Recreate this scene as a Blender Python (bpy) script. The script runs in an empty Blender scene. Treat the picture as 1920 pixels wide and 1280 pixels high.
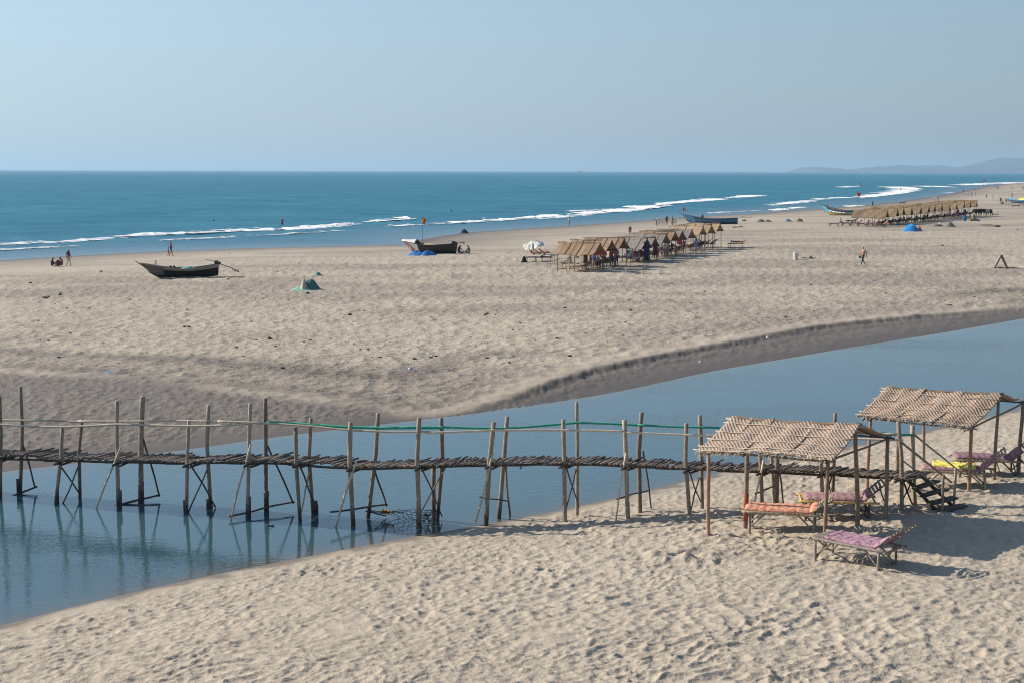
import bpy, bmesh, math, random
import numpy as np
from mathutils import Vector, Matrix

scene = bpy.context.scene
col = scene.collection
R = math.radians

# ------------------------------------------------------------------ camera
FPX = 2600.0                       # focal length in pixels of the 1920 wide photograph
CAMZ = 9.0
PITCH = math.atan((640.0 - 320.6) / FPX)
ROLL = 0.0026
_f = Vector((0, math.cos(PITCH), -math.sin(PITCH)))
_u0 = Vector((0, math.sin(PITCH), math.cos(PITCH)))
_r0 = Vector((1, 0, 0))
_r = _r0 * math.cos(ROLL) + _u0 * math.sin(ROLL)
_u = -_r0 * math.sin(ROLL) + _u0 * math.cos(ROLL)
cam_data = bpy.data.cameras.new('camera')
cam_data.sensor_width = 36.0
cam_data.lens = FPX / 1920.0 * 36.0
cam_data.clip_start = 0.5
cam_data.clip_end = 60000.0
cam = bpy.data.objects.new('camera', cam_data)
col.objects.link(cam)
M = Matrix((( _r.x, _u.x, -_f.x, 0), (_r.y, _u.y, -_f.y, 0), (_r.z, _u.z, -_f.z, CAMZ), (0, 0, 0, 1)))
cam.matrix_world = M
scene.camera = cam

# ------------------------------------------------------------------ sky and sun
HAZE_LOW = (1.76, 2.22, 2.66)
HAZE_HIGH = (1.52, 2.28, 2.98)
HAZE_GLOW = 0.80
SUN_EL = R(30.0)
SUN_AZ = math.atan2(-0.935, 0.355)          # clockwise from +Y
world = bpy.data.worlds.new('World')
scene.world = world
world.use_nodes = True
wn = world.node_tree.nodes
wl = world.node_tree.links
sky = wn.new('ShaderNodeTexSky')
sky.sky_type = 'NISHITA'
sky.sun_disc = False
sky.sun_elevation = SUN_EL
sky.sun_rotation = SUN_AZ
sky.altitude = 0.0
sky.air_density = 1.0
sky.dust_density = 0.6
sky.ozone_density = 2.0
# sea haze veils the low sky: paler than the clear sky, brighter towards the sun
tc = wn.new('ShaderNodeTexCoord')
def wmath(op, a, b=None):
    n = wn.new('ShaderNodeMath'); n.operation = op
    for s, v in zip(n.inputs, (a, b)):
        if v is None: continue
        if hasattr(v, 'is_linked'): wl.new(v, s)
        else: s.default_value = v
    return n.outputs[0]
sep = wn.new('ShaderNodeSeparateXYZ'); wl.new(tc.outputs['Generated'], sep.inputs[0])
dot = wn.new('ShaderNodeVectorMath'); dot.operation = 'DOT_PRODUCT'
wl.new(tc.outputs['Generated'], dot.inputs[0]); dot.inputs[1].default_value = (math.sin(SUN_AZ), math.cos(SUN_AZ), 0.0)
glow = wmath('ADD', wmath('MULTIPLY', dot.outputs['Value'], HAZE_GLOW), 1.0)
ramp = wn.new('ShaderNodeValToRGB')
wl.new(wmath('MAXIMUM', sep.outputs['Z'], 0.0), ramp.inputs[0])
ramp.color_ramp.elements[0].position = 0.0; ramp.color_ramp.elements[0].color = (*HAZE_LOW, 1)
ramp.color_ramp.elements[1].position = 0.16; ramp.color_ramp.elements[1].color = (*HAZE_HIGH, 1)
vs_ = wn.new('ShaderNodeVectorMath'); vs_.operation = 'SCALE'
wl.new(ramp.outputs[0], vs_.inputs[0]); wl.new(glow, vs_.inputs[3])
veil = wmath('MULTIPLY', wmath('POWER', 2.718, wmath('MULTIPLY', wmath('MAXIMUM', sep.outputs['Z'], 0.0), -2.2)), 0.92)
mx = wn.new('ShaderNodeMix'); mx.data_type = 'RGBA'
wl.new(veil, mx.inputs[0]); wl.new(sky.outputs[0], mx.inputs[6]); wl.new(vs_.outputs[0], mx.inputs[7])
wl.new(mx.outputs[2], wn['Background'].inputs[0])
wn['Background'].inputs[1].default_value = 0.085
sun_data = bpy.data.lights.new('sun', 'SUN')
sun_data.energy = 3.4
sun_data.angle = R(0.5)
sun_data.color = (1.0, 0.90, 0.77)
sun = bpy.data.objects.new('sun', sun_data)
col.objects.link(sun)
_s = Vector((math.sin(SUN_AZ) * math.cos(SUN_EL), math.cos(SUN_AZ) * math.cos(SUN_EL), math.sin(SUN_EL)))
sun.rotation_euler = _s.to_track_quat('Z', 'Y').to_euler()
sun.location = (-40, 20, 40)
scene.view_settings.view_transform = 'Standard'
scene.view_settings.look = 'None'
scene.view_settings.exposure = 0.95
scene.view_settings.gamma = 1.0
scene.view_settings.use_curve_mapping = False
scene.cycles.use_denoising = True
scene.cycles.denoising_prefilter = 'NONE'
scene.cycles.pixel_filter_type = 'BLACKMAN_HARRIS'
scene.cycles.filter_width = 1.1
scene.cycles.max_bounces = 6
scene.cycles.volume_bounces = 0

# ------------------------------------------------------------------ pixel <-> place
def ray(px, py):
    return _f * FPX + _r * (px - 960.0) + _u * (640.0 - py)
def P(px, py, d):
    """the place seen at photo pixel (px, py), d metres north of the camera"""
    v = ray(px, py)
    k = d / v.y
    return Vector((v.x * k, d, CAMZ + v.z * k))
def PZ(px, py, z):
    v = ray(px, py)
    k = (z - CAMZ) / v.z
    return Vector((v.x * k, v.y * k, z))

SEA = -1.2
class Curve:
    """y = f(x) through photo points lying at height z, with distance to it"""
    def __init__(self, pts, z, sm=3, step=2.0):
        q = [PZ(a, b, z) for a, b in pts]
        q.sort(key=lambda v: v.x)
        xs = np.array([v.x for v in q]); ys = np.array([v.y for v in q])
        s0 = (ys[2] - ys[0]) / (xs[2] - xs[0]); s1 = (ys[-1] - ys[-3]) / (xs[-1] - xs[-3])
        X0, X1 = xs[0] - 1500, xs[-1] + 2500
        xs = np.concatenate([[X0], xs, [X1]]); ys = np.concatenate([[ys[0] - s0 * 1500], ys, [ys[-1] + s1 * 2500]])
        gx = np.concatenate([np.linspace(X0, -120, 300), np.linspace(-119.9, 330, 4500), np.linspace(331, X1, 600)])
        gx = np.unique(gx)
        gy = np.interp(gx, xs, ys)
        m = (gx > -119) & (gx < 329)
        if sm:
            k = np.ones(sm * 10) / (sm * 10)
            t = gy[m]; pad = len(k)
            tp = np.concatenate([t[0] - (t[1] - t[0]) * np.arange(pad, 0, -1), t, t[-1] + (t[-1] - t[-2]) * np.arange(1, pad + 1)])
            gy[m] = np.convolve(tp, k, 'same')[pad:-pad]
        g = np.gradient(gy, gx)
        self.gx, self.gy, self.gg = gx, gy, np.sqrt(1 + g * g)
        # the same line as a polyline with steps of a few metres, for true distances
        k = [0]
        for i in range(1, len(gx)):
            d = math.hypot(gx[i] - gx[k[-1]], gy[i] - gy[k[-1]])
            if d > (step if abs(gx[i] - 20) < 90 else step * 12) or i == len(gx) - 1: k.append(i)
        self.px, self.py = gx[k], gy[k]
        print('curve', len(k))
    def y(self, x): return np.interp(x, self.gx, self.gy)
    def dist(self, x, y):
        x = np.asarray(x, float); y = np.asarray(y, float)
        if x.size < 4:
            P0 = np.stack([self.px[:-1], self.py[:-1]], 1); V = np.stack([np.diff(self.px), np.diff(self.py)], 1)
            o = []
            for qx, qy in zip(x.ravel(), y.ravel()):
                W = np.array([qx, qy]) - P0
                t = np.clip((W * V).sum(1) / (V * V).sum(1), 0, 1)
                W = W - V * t[:, None]
                o.append(math.sqrt((W * W).sum(1).min()) * np.sign(qy - np.interp(qx, self.gx, self.gy)))
            return np.array(o).reshape(x.shape)
        sh = x.shape; x = x.ravel().astype(np.float32); y = y.ravel().astype(np.float32)
        best = np.full(x.shape, 1e12, np.float32)
        for i in range(len(self.px) - 1):
            ax, ay = self.px[i], self.py[i]; bx, by = self.px[i + 1] - ax, self.py[i + 1] - ay
            qx = x - np.float32(ax); qy = y - np.float32(ay)
            t = np.clip((qx * np.float32(bx) + qy * np.float32(by)) * np.float32(1 / (bx * bx + by * by)), 0, 1)
            qx -= t * np.float32(bx); qy -= t * np.float32(by)
            np.minimum(best, qx * qx + qy * qy, out=best)
        d = np.sqrt(best) * np.sign(y - np.interp(x, self.gx, self.gy))
        return d.astype(float).reshape(sh)

NEAR = Curve([(0,1172),(100,1142),(225,1113),(370,1083),(450,1062),(600,1040),(700,1015),(800,1000),(912,982),(1010,963),(1100,945),(1200,921),(1290,900),(1400,872),(1560,842),(1700,815),(1800,792),(1920,765)], 0.0)
FAR = Curve([(0,885),(100,872),(210,860),(330,845),(400,835),(480,823),(600,808),(700,797),(800,785),(880,775),(960,765),(1050,752),(1150,736),(1250,714),(1340,694),(1480,671),(1600,650),(1750,627),(1920,597)], 0.0)
EDGE = Curve([(0,700),(150,708),(300,722),(500,740),(640,752),(760,768),(860,760),(920,746),(983,729),(1020,716),(1083,697),(1200,670),(1333,647),(1413,633),(1526,612),(1590,605),(1720,591),(1816,583),(1920,570)], 0.35, 1)
SHORE = Curve([(0,489),(100,482),(300,472),(500,465),(640,462),(760,460),(776,455),(792,449),(830,443),(871,437),(1067,424),(1200,415),(1300,407),(1400,402),(1480,396),(1600,388),(1700,377),(1780,365),(1830,353),(1880,346),(1920,342)], SEA, 1, 5.0)

def ih(a, b, s):
    a = a.astype(np.int64); b = b.astype(np.int64)
    h = (a * 374761393 + b * 668265263 + s * 1274126177) & 0xffffffff
    h = ((h ^ (h >> 13)) * 1274126177) & 0xffffffff
    h = ((h ^ (h >> 16)) * 2246822519) & 0xffffffff
    return ((h ^ (h >> 15)) & 0xffffff) / float(0xffffff)
def vn(x, y, s):
    xi = np.floor(x); yi = np.floor(y); fx = x - xi; fy = y - yi
    fx = fx * fx * (3 - 2 * fx); fy = fy * fy * (3 - 2 * fy)
    a = ih(xi, yi, s); b = ih(xi + 1, yi, s); c = ih(xi, yi + 1, s); d = ih(xi + 1, yi + 1, s)
    return (a * (1 - fx) + b * fx) * (1 - fy) + (c * (1 - fx) + d * fx) * fy
def sm(a, b, x):
    t = np.clip((x - a) / (b - a), 0, 1)
    return t * t * (3 - 2 * t)

def zone(x, y):
    dN = -NEAR.dist(x, y)            # > 0 on the near bank
    dF = FAR.dist(x, y)              # > 0 on the far bank
    dE = EDGE.dist(x, y)             # > 0 beyond the wet margin
    dS = -SHORE.dist(x, y)           # > 0 landward of the sea
    return dN, dF, dE, dS
def scarp_amount(x):
    return sm(-3.5, 2.0, x) * (1 - sm(24, 36, x))
def zfun(x, y, full=None):
    """height of the ground without its footprints"""
    x = np.asarray(x, float); y = np.asarray(y, float)
    dN, dF, dE, dS = full if full is not None else zone(x, y)
    t = np.maximum(dN, 0)
    zn = 1.2 * (1 - np.exp(-(t / 8.0) ** 1.3))
    u = np.maximum(dF, 0)
    wob = (vn(x * 0.5, y * 0.5, 3) - .5) * 0.7 + (vn(x * 3.1, y * 3.1, 4) - .5) * 0.5
    sc = scarp_amount(x)
    zf = 0.52 * (1 - np.exp(-u / 9.0)) + sc * 0.19 * sm(-0.5, 0.25, dE + wob * 0.6)
    zs = SEA + 1.95 * (1 - np.exp(-np.maximum(dS, 0) / 45.0)) + np.minimum(dS, 0) * 0.03
    zs = np.maximum(zs, -2.4)
    k = 0.12
    zl = -k * np.log(np.exp(-np.clip(zf, -5, 5) / k) + np.exp(-np.clip(zs, -5, 5) / k))
    zl = np.where(zs < -0.2, np.minimum(zl, zs), zl)
    bed = -np.minimum(0.7, 0.22 * np.minimum(np.maximum(-dN, 0), np.maximum(-dF, 0)))
    return np.where(dN > 0, zn, np.where(dF > 0, zl, bed))
def zat(x, y): return float(zfun(np.array([x]), np.array([y]))[0])
def G(px, py, zmin=-9.0):
    """ground (or sea) point at a photo pixel"""
    z = 0.4
    for _ in range(18):
        p = PZ(px, py, z)
        z = z * 0.5 + 0.5 * max(zat(p.x, p.y), zmin)
    return PZ(px, py, z)

# ------------------------------------------------------------------ object helpers
def tag(o, label=None, cat=None, group=None, kind=None):
    if label: o['label'] = label
    if cat: o['category'] = cat
    if group: o['group'] = group
    if kind: o['kind'] = kind
    return o
def empty(name, loc, rz=0.0, label=None, cat=None, group=None):
    o = bpy.data.objects.new(name, None)
    o.empty_display_size = 0.2
    o.location = loc
    o.rotation_euler = (0, 0, rz)
    col.objects.link(o)
    return tag(o, label, cat, group)

class MB:
    """collects shapes for ONE mesh object"""
    def __init__(self): self.v = []; self.f = []; self.m = []; self.uv = None
    def add(self, vs, fs, mi=0):
        b = len(self.v)
        self.v.extend([tuple(p) for p in vs])
        for f in fs:
            self.f.append(tuple(i + b for i in f)); self.m.append(mi)
    def box(self, c, s, rot=None, mi=0):
        c = Vector(c); h = Vector(s) * 0.5
        vs = []
        for z in (-1, 1):
            for y in (-1, 1):
                for x in (-1, 1):
                    p = Vector((x * h.x, y * h.y, z * h.z))
                    vs.append(c + (rot @ p if rot else p))
        self.add(vs, [(0,2,3,1),(4,5,7,6),(0,1,5,4),(2,6,7,3),(1,3,7,5),(0,4,6,2)], mi)
    def tube(self, pts, rad, n=6, mi=0, cap=True):
        pts = [Vector(p) for p in pts]
        if not hasattr(rad, '__len__'): rad = [rad] * len(pts)
        rings = []
        d0 = (pts[-1] - pts[0]).normalized()
        ref = Vector((0, 0, 1)) if abs(d0.z) < 0.9 else Vector((1, 0, 0))
        vs = []
        for i, p in enumerate(pts):
            d = (pts[min(i + 1, len(pts) - 1)] - pts[max(i - 1, 0)])
            d = d.normalized() if d.length > 1e-9 else d0
            a = d.cross(ref).normalized(); b = a.cross(d).normalized()
            for k in range(n):
                t = 2 * math.pi * k / n
                vs.append(p + (a * math.cos(t) + b * math.sin(t)) * rad[i])
        fs = []
        for i in range(len(pts) - 1):
            for k in range(n):
                k2 = (k + 1) % n
                fs.append((i * n + k, i * n + k2, (i + 1) * n + k2, (i + 1) * n + k))
        if cap:
            fs.append(tuple(range(n - 1, -1, -1)))
            fs.append(tuple((len(pts) - 1) * n + k for k in range(n)))
        self.add(vs, fs, mi)
    def pole(self, a, b, r0, r1=None, n=6, seg=5, wob=0.0, rng=random, mi=0, bark=0.08):
        """a natural round stick"""
        a = Vector(a); b = Vector(b); r1 = r0 if r1 is None else r1
        L = (b - a).length
        ph = rng.random() * 6.28; ph2 = rng.random() * 6.28
        ax = (b - a).normalized(); ref = Vector((0, 0, 1)) if abs(ax.z) < .9 else Vector((1, 0, 0))
        s1 = ax.cross(ref).normalized(); s2 = ax.cross(s1)
        pts = []; rs = []
        for i in range(seg + 1):
            t = i / seg
            e = math.sin(math.pi * t)
            w = wob * e
            pts.append(a.lerp(b, t) + s1 * (w * math.sin(ph + t * 5) * L) + s2 * (w * math.cos(ph2 + t * 4) * L))
            rs.append((r0 + (r1 - r0) * t) * (1 + (rng.random() - .5) * 2 * bark))
        self.tube(pts, rs, n, mi)
    def ball(self, c, r, nu=8, nv=6, mi=0, rot=None):
        c = Vector(c); r = Vector(r) if hasattr(r, '__len__') else Vector((r, r, r))
        vs = [c + (rot @ Vector((0, 0, -r.z)) if rot else Vector((0, 0, -r.z)))]
        for j in range(1, nv):
            ph = -math.pi / 2 + math.pi * j / nv
            for i in range(nu):
                th = 2 * math.pi * i / nu
                p = Vector((r.x * math.cos(ph) * math.cos(th), r.y * math.cos(ph) * math.sin(th), r.z * math.sin(ph)))
                vs.append(c + (rot @ p if rot else p))
        p = Vector((0, 0, r.z)); vs.append(c + (rot @ p if rot else p))
        fs = []
        for i in range(nu): fs.append((0, 1 + (i + 1) % nu, 1 + i))
        for j in range(nv - 2):
            for i in range(nu):
                a = 1 + j * nu
                fs.append((a + i, a + (i + 1) % nu, a + nu + (i + 1) % nu, a + nu + i))
        top = len(vs) - 1; a = 1 + (nv - 2) * nu
        for i in range(nu): fs.append((a + i, a + (i + 1) % nu, top))
        self.add(vs, fs, mi)
    def grid(self, fn, nu, nv, mi=0, closed=False):
        vs = [fn(i / nu, j / nv) for j in range(nv + 1) for i in range(nu + 1)]
        w = nu + 1
        self.add(vs, [(j * w + i, j * w + i + 1, (j + 1) * w + i + 1, (j + 1) * w + i) for j in range(nv) for i in range(nu)], mi)
    def slab(self, fn, nu, nv, th, mi=0):
        """a sheet with thickness th downward along z of fn"""
        w = nu + 1; n = w * (nv + 1)
        top = [Vector(fn(i / nu, j / nv)) for j in range(nv + 1) for i in range(nu + 1)]
        # normal estimate
        nrm = (top[w - 1] - top[0]).cross(top[n - w] - top[0]).normalized()
        bot = [p - nrm * th for p in top]
        fs = []
        for j in range(nv):
            for i in range(nu):
                q = (j * w + i, j * w + i + 1, (j + 1) * w + i + 1, (j + 1) * w + i)
                fs.append(q); fs.append(tuple(n + k for k in reversed(q)))
        for i in range(nu):
            fs.append((i + 1, i, n + i, n + i + 1)); a = nv * w + i; fs.append((a, a + 1, n + a + 1, n + a))
        for j in range(nv):
            a = j * w; fs.append((a, a + w, n + a + w, n + a)); b = j * w + nu; fs.append((b + w, b, n + b, n + b + w))
        self.add(top + bot, fs, mi)
    def mesh(self, name, mats, smooth=False):
        me = bpy.data.meshes.new(name)
        me.from_pydata(self.v, [], self.f)
        if not isinstance(mats, (list, tuple)): mats = [mats]
        for m in mats: me.materials.append(m)
        if len(mats) > 1: me.polygons.foreach_set('material_index', self.m)
        if smooth: me.polygons.foreach_set('use_smooth', [True] * len(me.polygons))
        me.update()
        return me
    def build(self, name, mats, parent=None, smooth=False, loc=None):
        return link(name, self.mesh(name, mats, smooth), parent, loc)
def link(name, me, parent=None, loc=None):
    o = bpy.data.objects.new(name, me)
    col.objects.link(o)
    if parent: o.parent = parent
    if loc is not None: o.location = loc
    return o
def copy_tree(root, loc, rz=None, label=None, group=None):
    r = root.copy(); col.objects.link(r)
    r.location = loc
    if rz is not None: r.rotation_euler = (0, 0, rz)
    if label: r['label'] = label
    if group: r['group'] = group
    for ch in root.children:
        c = ch.copy(); col.objects.link(c); c.parent = r
        for g in ch.children:
            d = g.copy(); col.objects.link(d); d.parent = c
    return r

# ------------------------------------------------------------------ materials
class NT:
    def __init__(self, name):
        self.m = bpy.data.materials.new(name); self.m.use_nodes = True
        self.n = self.m.node_tree.nodes; self.l = self.m.node_tree.links
        self.b = self.n['Principled BSDF']
    def node(self, t, **kw):
        n = self.n.new(t)
        for k, v in kw.items():
            if k.startswith('i_'):
                n.inputs[k[2:].replace('_', ' ')].default_value = v
            else: setattr(n, k, v)
        return n
    def ln(self, a, b): self.l.new(a, b)
    def mix(self, fac, a, b, blend='MIX'):
        n = self.n.new('ShaderNodeMix'); n.data_type = 'RGBA'; n.blend_type = blend
        for s, v in ((n.inputs[0], fac), (n.inputs[6], a), (n.inputs[7], b)):
            if hasattr(v, 'is_linked'): self.l.new(v, s)
            elif isinstance(v, (int, float)): s.default_value = v
            else: s.default_value = (*v, 1) if len(v) == 3 else v
        return n.outputs[2]
    def math(self, op, a, b=None, c=None):
        n = self.n.new('ShaderNodeMath'); n.operation = op
        for s, v in zip(n.inputs, (a, b, c)):
            if v is None: continue
            if hasattr(v, 'is_linked'): self.l.new(v, s)
            else: s.default_value = v
        return n.outputs[0]
    def ramp(self, fac, stops):
        n = self.n.new('ShaderNodeValToRGB')
        e = n.color_ramp.elements
        while len(e) < len(stops): e.new(0.5)
        for k, (p, c) in zip(e, stops):
            k.position = p; k.color = (*c, 1) if hasattr(c, '__len__') else (c, c, c, 1)
        self.l.new(fac, n.inputs[0])
        return n.outputs[0]
    def noise(self, vec, scale, detail=3, rough=.55, dist=0.0):
        n = self.n.new('ShaderNodeTexNoise')
        n.inputs['Scale'].default_value = scale; n.inputs['Detail'].default_value = detail
        n.inputs['Roughness'].default_value = rough; n.inputs['Distortion'].default_value = dist
        if vec is not None: self.l.new(vec, n.inputs['Vector'])
        return n.outputs['Fac']
    def mapping(self, vec, scale=(1,1,1), rot=(0,0,0), loc=(0,0,0)):
        n = self.n.new('ShaderNodeMapping')
        n.inputs['Scale'].default_value = scale; n.inputs['Rotation'].default_value = rot; n.inputs['Location'].default_value = loc
        self.l.new(vec, n.inputs['Vector'])
        return n.outputs[0]
    def obj(self): return self.n.new('ShaderNodeTexCoord').outputs['Object']
    def uv(self): return self.n.new('ShaderNodeTexCoord').outputs['UV']
    def pos(self): return self.n.new('ShaderNodeNewGeometry').outputs['Position']
    def rnd(self): return self.n.new('ShaderNodeObjectInfo').outputs['Random']
    def attr(self, name):
        n = self.n.new('ShaderNodeAttribute'); n.attribute_name = name
        return n.outputs['Fac']
    def bump(self, h, strength=.5, dist=.02, normal=None):
        n = self.n.new('ShaderNodeBump')
        for k, v in (('Strength', strength), ('Distance', dist)):
            if hasattr(v, 'is_linked'): self.l.new(v, n.inputs[k])
            else: n.inputs[k].default_value = v
        self.l.new(h, n.inputs['Height'])
        if normal is not None: self.l.new(normal, n.inputs['Normal'])
        return n.outputs[0]
    def out(self, color=None, rough=None, normal=None, **kw):
        for s, v in (('Base Color', color), ('Roughness', rough), ('Normal', normal)):
            if v is None: continue
            if hasattr(v, 'is_linked'): self.l.new(v, self.b.inputs[s])
            elif isinstance(v, (int, float)): self.b.inputs[s].default_value = v
            else: self.b.inputs[s].default_value = (*v, 1)
        for k, v in kw.items(): self.b.inputs[k.replace('_', ' ')].default_value = v
        return self.m

def wood(name, c0, c1, scale=1.0, vary=.35, ring=False):
    t = NT(name); o = t.obj()
    n1 = t.noise(o, 9 * scale, 4, .65)
    n2 = t.noise(t.mapping(o, (1, 1, .2)), 40 * scale, 3, .6)
    f = t.math('ADD', t.math('MULTIPLY', n1, .6), t.math('MULTIPLY', n2, .4))
    c = t.mix(t.ramp(f, [(.33, 0.0), (.67, 1.0)]), c0, c1)
    r = t.math('MULTIPLY_ADD', t.rnd(), vary, 1 - vary * .5)
    n = t.n.new('ShaderNodeVectorMath'); n.operation = 'SCALE'
    t.ln(c, n.inputs[0]); t.ln(r, n.inputs[3])
    return t.out(n.outputs[0], .8, t.bump(n2, .4, .01))
def cloth(name, c, vary=.12, scale=14):
    t = NT(name); o = t.obj()
    n1 = t.noise(o, scale, 3, .6)
    d = tuple(x * (1 - vary * 2) for x in c); e = tuple(min(1, x * (1 + vary)) for x in c)
    return t.out(t.mix(n1, d, e), .9, t.bump(n1, .3, .02))
_mc = {}
def dye(c, kind='cloth'):
    k = (tuple(round(x, 3) for x in c), kind)
    if k not in _mc: _mc[k] = cloth(kind, k[0])
    return _mc[k]

W_POST = wood('weathered_post', (.15, .11, .08), (.36, .28, .205))
W_PALE = wood('pale_pole', (.40, .325, .235), (.66, .56, .43))
W_DARK = wood('dark_pole', (.045, .036, .03), (.12, .095, .075))
W_DECK = wood('deck_wood', (.075, .058, .047), (.21, .165, .13), 1.0, .6)
W_BAMB = wood('bamboo', (.26, .2, .13), (.44, .35, .24))
W_GREY = wood('grey_bamboo', (.17, .14, .115), (.33, .285, .235))
W_YEL = wood('yellow_bamboo', (.42, .28, .10), (.58, .42, .18))
W_RED = wood('reddish_post', (.20, .11, .07), (.38, .24, .16))
W_PAINT = wood('rust_red_paint', (.22, .05, .025), (.34, .09, .045))
W_GREEN = wood('green_paint', (.015, .24, .15), (.04, .40, .27), 1.0, .2)

# ------------------------------------------------------------------ the ground
def big_mesh(name, X, Y, Z, attrs, mat, smooth=True):
    ny, nx = X.shape
    me = bpy.data.meshes.new(name)
    n = nx * ny
    co = np.empty((n, 3), np.float32)
    co[:, 0] = X.ravel(); co[:, 1] = Y.ravel(); co[:, 2] = Z.ravel()
    idx = np.arange(n).reshape(ny, nx)
    q = np.stack([idx[:-1, :-1], idx[:-1, 1:], idx[1:, 1:], idx[1:, :-1]], -1).reshape(-1, 4)
    me.vertices.add(n); me.vertices.foreach_set('co', co.ravel())
    me.loops.add(q.size); me.loops.foreach_set('vertex_index', q.ravel().astype(np.int32))
    me.polygons.add(len(q))
    me.polygons.foreach_set('loop_start', np.arange(0, q.size, 4, dtype=np.int32))
    me.polygons.foreach_set('use_smooth', np.full(len(q), smooth))
    me.update(calc_edges=True)
    for k, a in attrs.items():
        at = me.attributes.new(k, 'FLOAT', 'POINT'); at.data.foreach_set('value', np.ascontiguousarray(a.ravel(), np.float32))
    me.materials.append(mat)
    return link(name, me)

def rows(y0, y1, px, H, f=1387.0, ymax_step=60):
    out = [y0]
    while out[-1] < y1:
        y = out[-1]
        out.append(y + min(max(px * y * y / (H * f), 0.02), ymax_step))
    return np.array(out)

def sand_material():
    t = NT('sand')
    p = t.pos()
    wet = t.attr('wet'); foot = t.attr('foot'); tone = t.attr('tone'); dark = t.attr('dark')
    n_big = t.noise(t.mapping(p, (.05, .05, .05)), 1.0, 4, .6)
    n_mid = t.noise(t.mapping(p, (.35, .6, .5)), 1.0, 4, .65)
    n_fine = t.noise(p, 9.0, 5, .7)
    n_grain = t.noise(p, 60.0, 2, .7)
    f = t.math('ADD', t.math('MULTIPLY', n_big, .35), t.math('MULTIPLY', n_mid, .35))
    f = t.math('ADD', f, t.math('MULTIPLY', n_fine, .3))
    dry = t.mix(t.ramp(f, [(.38, 0.0), (.62, 1.0)]), (.372, .315, .243), (.490, .420, .328))
    grey = t.mix(n_fine, (.21, .18, .148), (.36, .30, .24))
    c = t.mix(tone, dry, grey)
    shade_speck = t.ramp(t.noise(t.mapping(p, (1.7, .8, 1)), 2.4, 5, .8), [(.56, 0.0), (.66, 1.0)])  # self-shadow of the trodden sand put into its colour as dark specks
    c = t.mix(t.math('MULTIPLY', shade_speck, t.math('MULTIPLY', foot, .55)), c, (.18, .148, .116))
    wetc = t.mix(n_mid, (.082, .065, .052), (.132, .104, .083))
    c = t.mix(wet, c, wetc)
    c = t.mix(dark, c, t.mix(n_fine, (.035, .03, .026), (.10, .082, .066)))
    c = t.mix(t.math('MULTIPLY', n_grain, .22), c, (.12, .1, .085))
    rough = t.math('MULTIPLY_ADD', wet, -.38, .95)
    # relief: clods and prints too small for the mesh
    h1 = t.noise(t.mapping(p, (1, 1.3, 1)), 3.1, 4, .62)
    h2 = t.noise(p, 14.0, 3, .6)
    wv = t.node('ShaderNodeTexVoronoi'); wv.inputs['Scale'].default_value = 2.3
    t.ln(t.mapping(p, (1, 1.2, 1)), wv.inputs['Vector'])
    h = t.math('ADD', t.math('MULTIPLY', h1, .8), t.math('MULTIPLY', h2, .25))
    h = t.math('ADD', h, t.math('MULTIPLY', wv.outputs['Distance'], .45))
    b1 = t.bump(h, t.math('MULTIPLY_ADD', foot, .85, .08), .16)
    b2 = t.bump(n_grain, .25, .006, b1)
    return t.out(c, rough, b2, Specular_IOR_Level=.3)

def pits(x, y, cell, s, amp):
    """trodden sand: scattered uneven hollows with soft rims"""
    gx = np.floor(x / cell); gy = np.floor(y / cell)
    out = np.zeros_like(x)
    for i in (-1, 0, 1):
        for j in (-1, 0, 1):
            cx = gx + i; cy = gy + j
            ox = (cx + ih(cx, cy, s)) * cell; oy = (cy + ih(cx, cy, s + 1)) * cell
            a = ih(cx, cy, s + 2); th = (ih(cx, cy, s + 3) - .5) * 1.9 + .45
            r = cell * (.24 + .22 * ih(cx, cy, s + 4))
            c, n = np.cos(th), np.sin(th)
            dx = (x - ox); dy = (y - oy)
            p = (dx * c + dy * n) / (r * 1.5); q = (-dx * n + dy * c) / (r * .8)
            d2 = p * p + q * q
            out += (a > .22) * (.35 + a) * amp * (-np.exp(-d2 * 1.2) + .42 * np.exp(-(np.sqrt(d2) - 1.35) ** 2 * 5))
    return out

def bowls(x, y, cell, s, amp, ang=.42, st=1.45):
    """trodden dry sand: shallow bowls side by side with crests between them"""
    c, n = math.cos(ang), math.sin(ang)
    u = (x * c + y * n) / (cell * st); v = (-x * n + y * c) / cell
    gx = np.floor(u); gy = np.floor(v)
    best = np.full(x.shape, 9.0); amt = np.zeros_like(x)
    for i in (-1, 0, 1):
        for j in (-1, 0, 1):
            cx, cy = gx + i, gy + j
            du = u - cx - ih(cx, cy, s); dv = v - cy - ih(cx, cy, s + 1)
            d2 = du * du + dv * dv
            k = d2 < best
            best = np.where(k, d2, best); amt = np.where(k, ih(cx, cy, s + 2), amt)
    return amp * (np.minimum(best, .75) * (1.0 + .4 * amt) - .35 * amt - .2)

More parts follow.
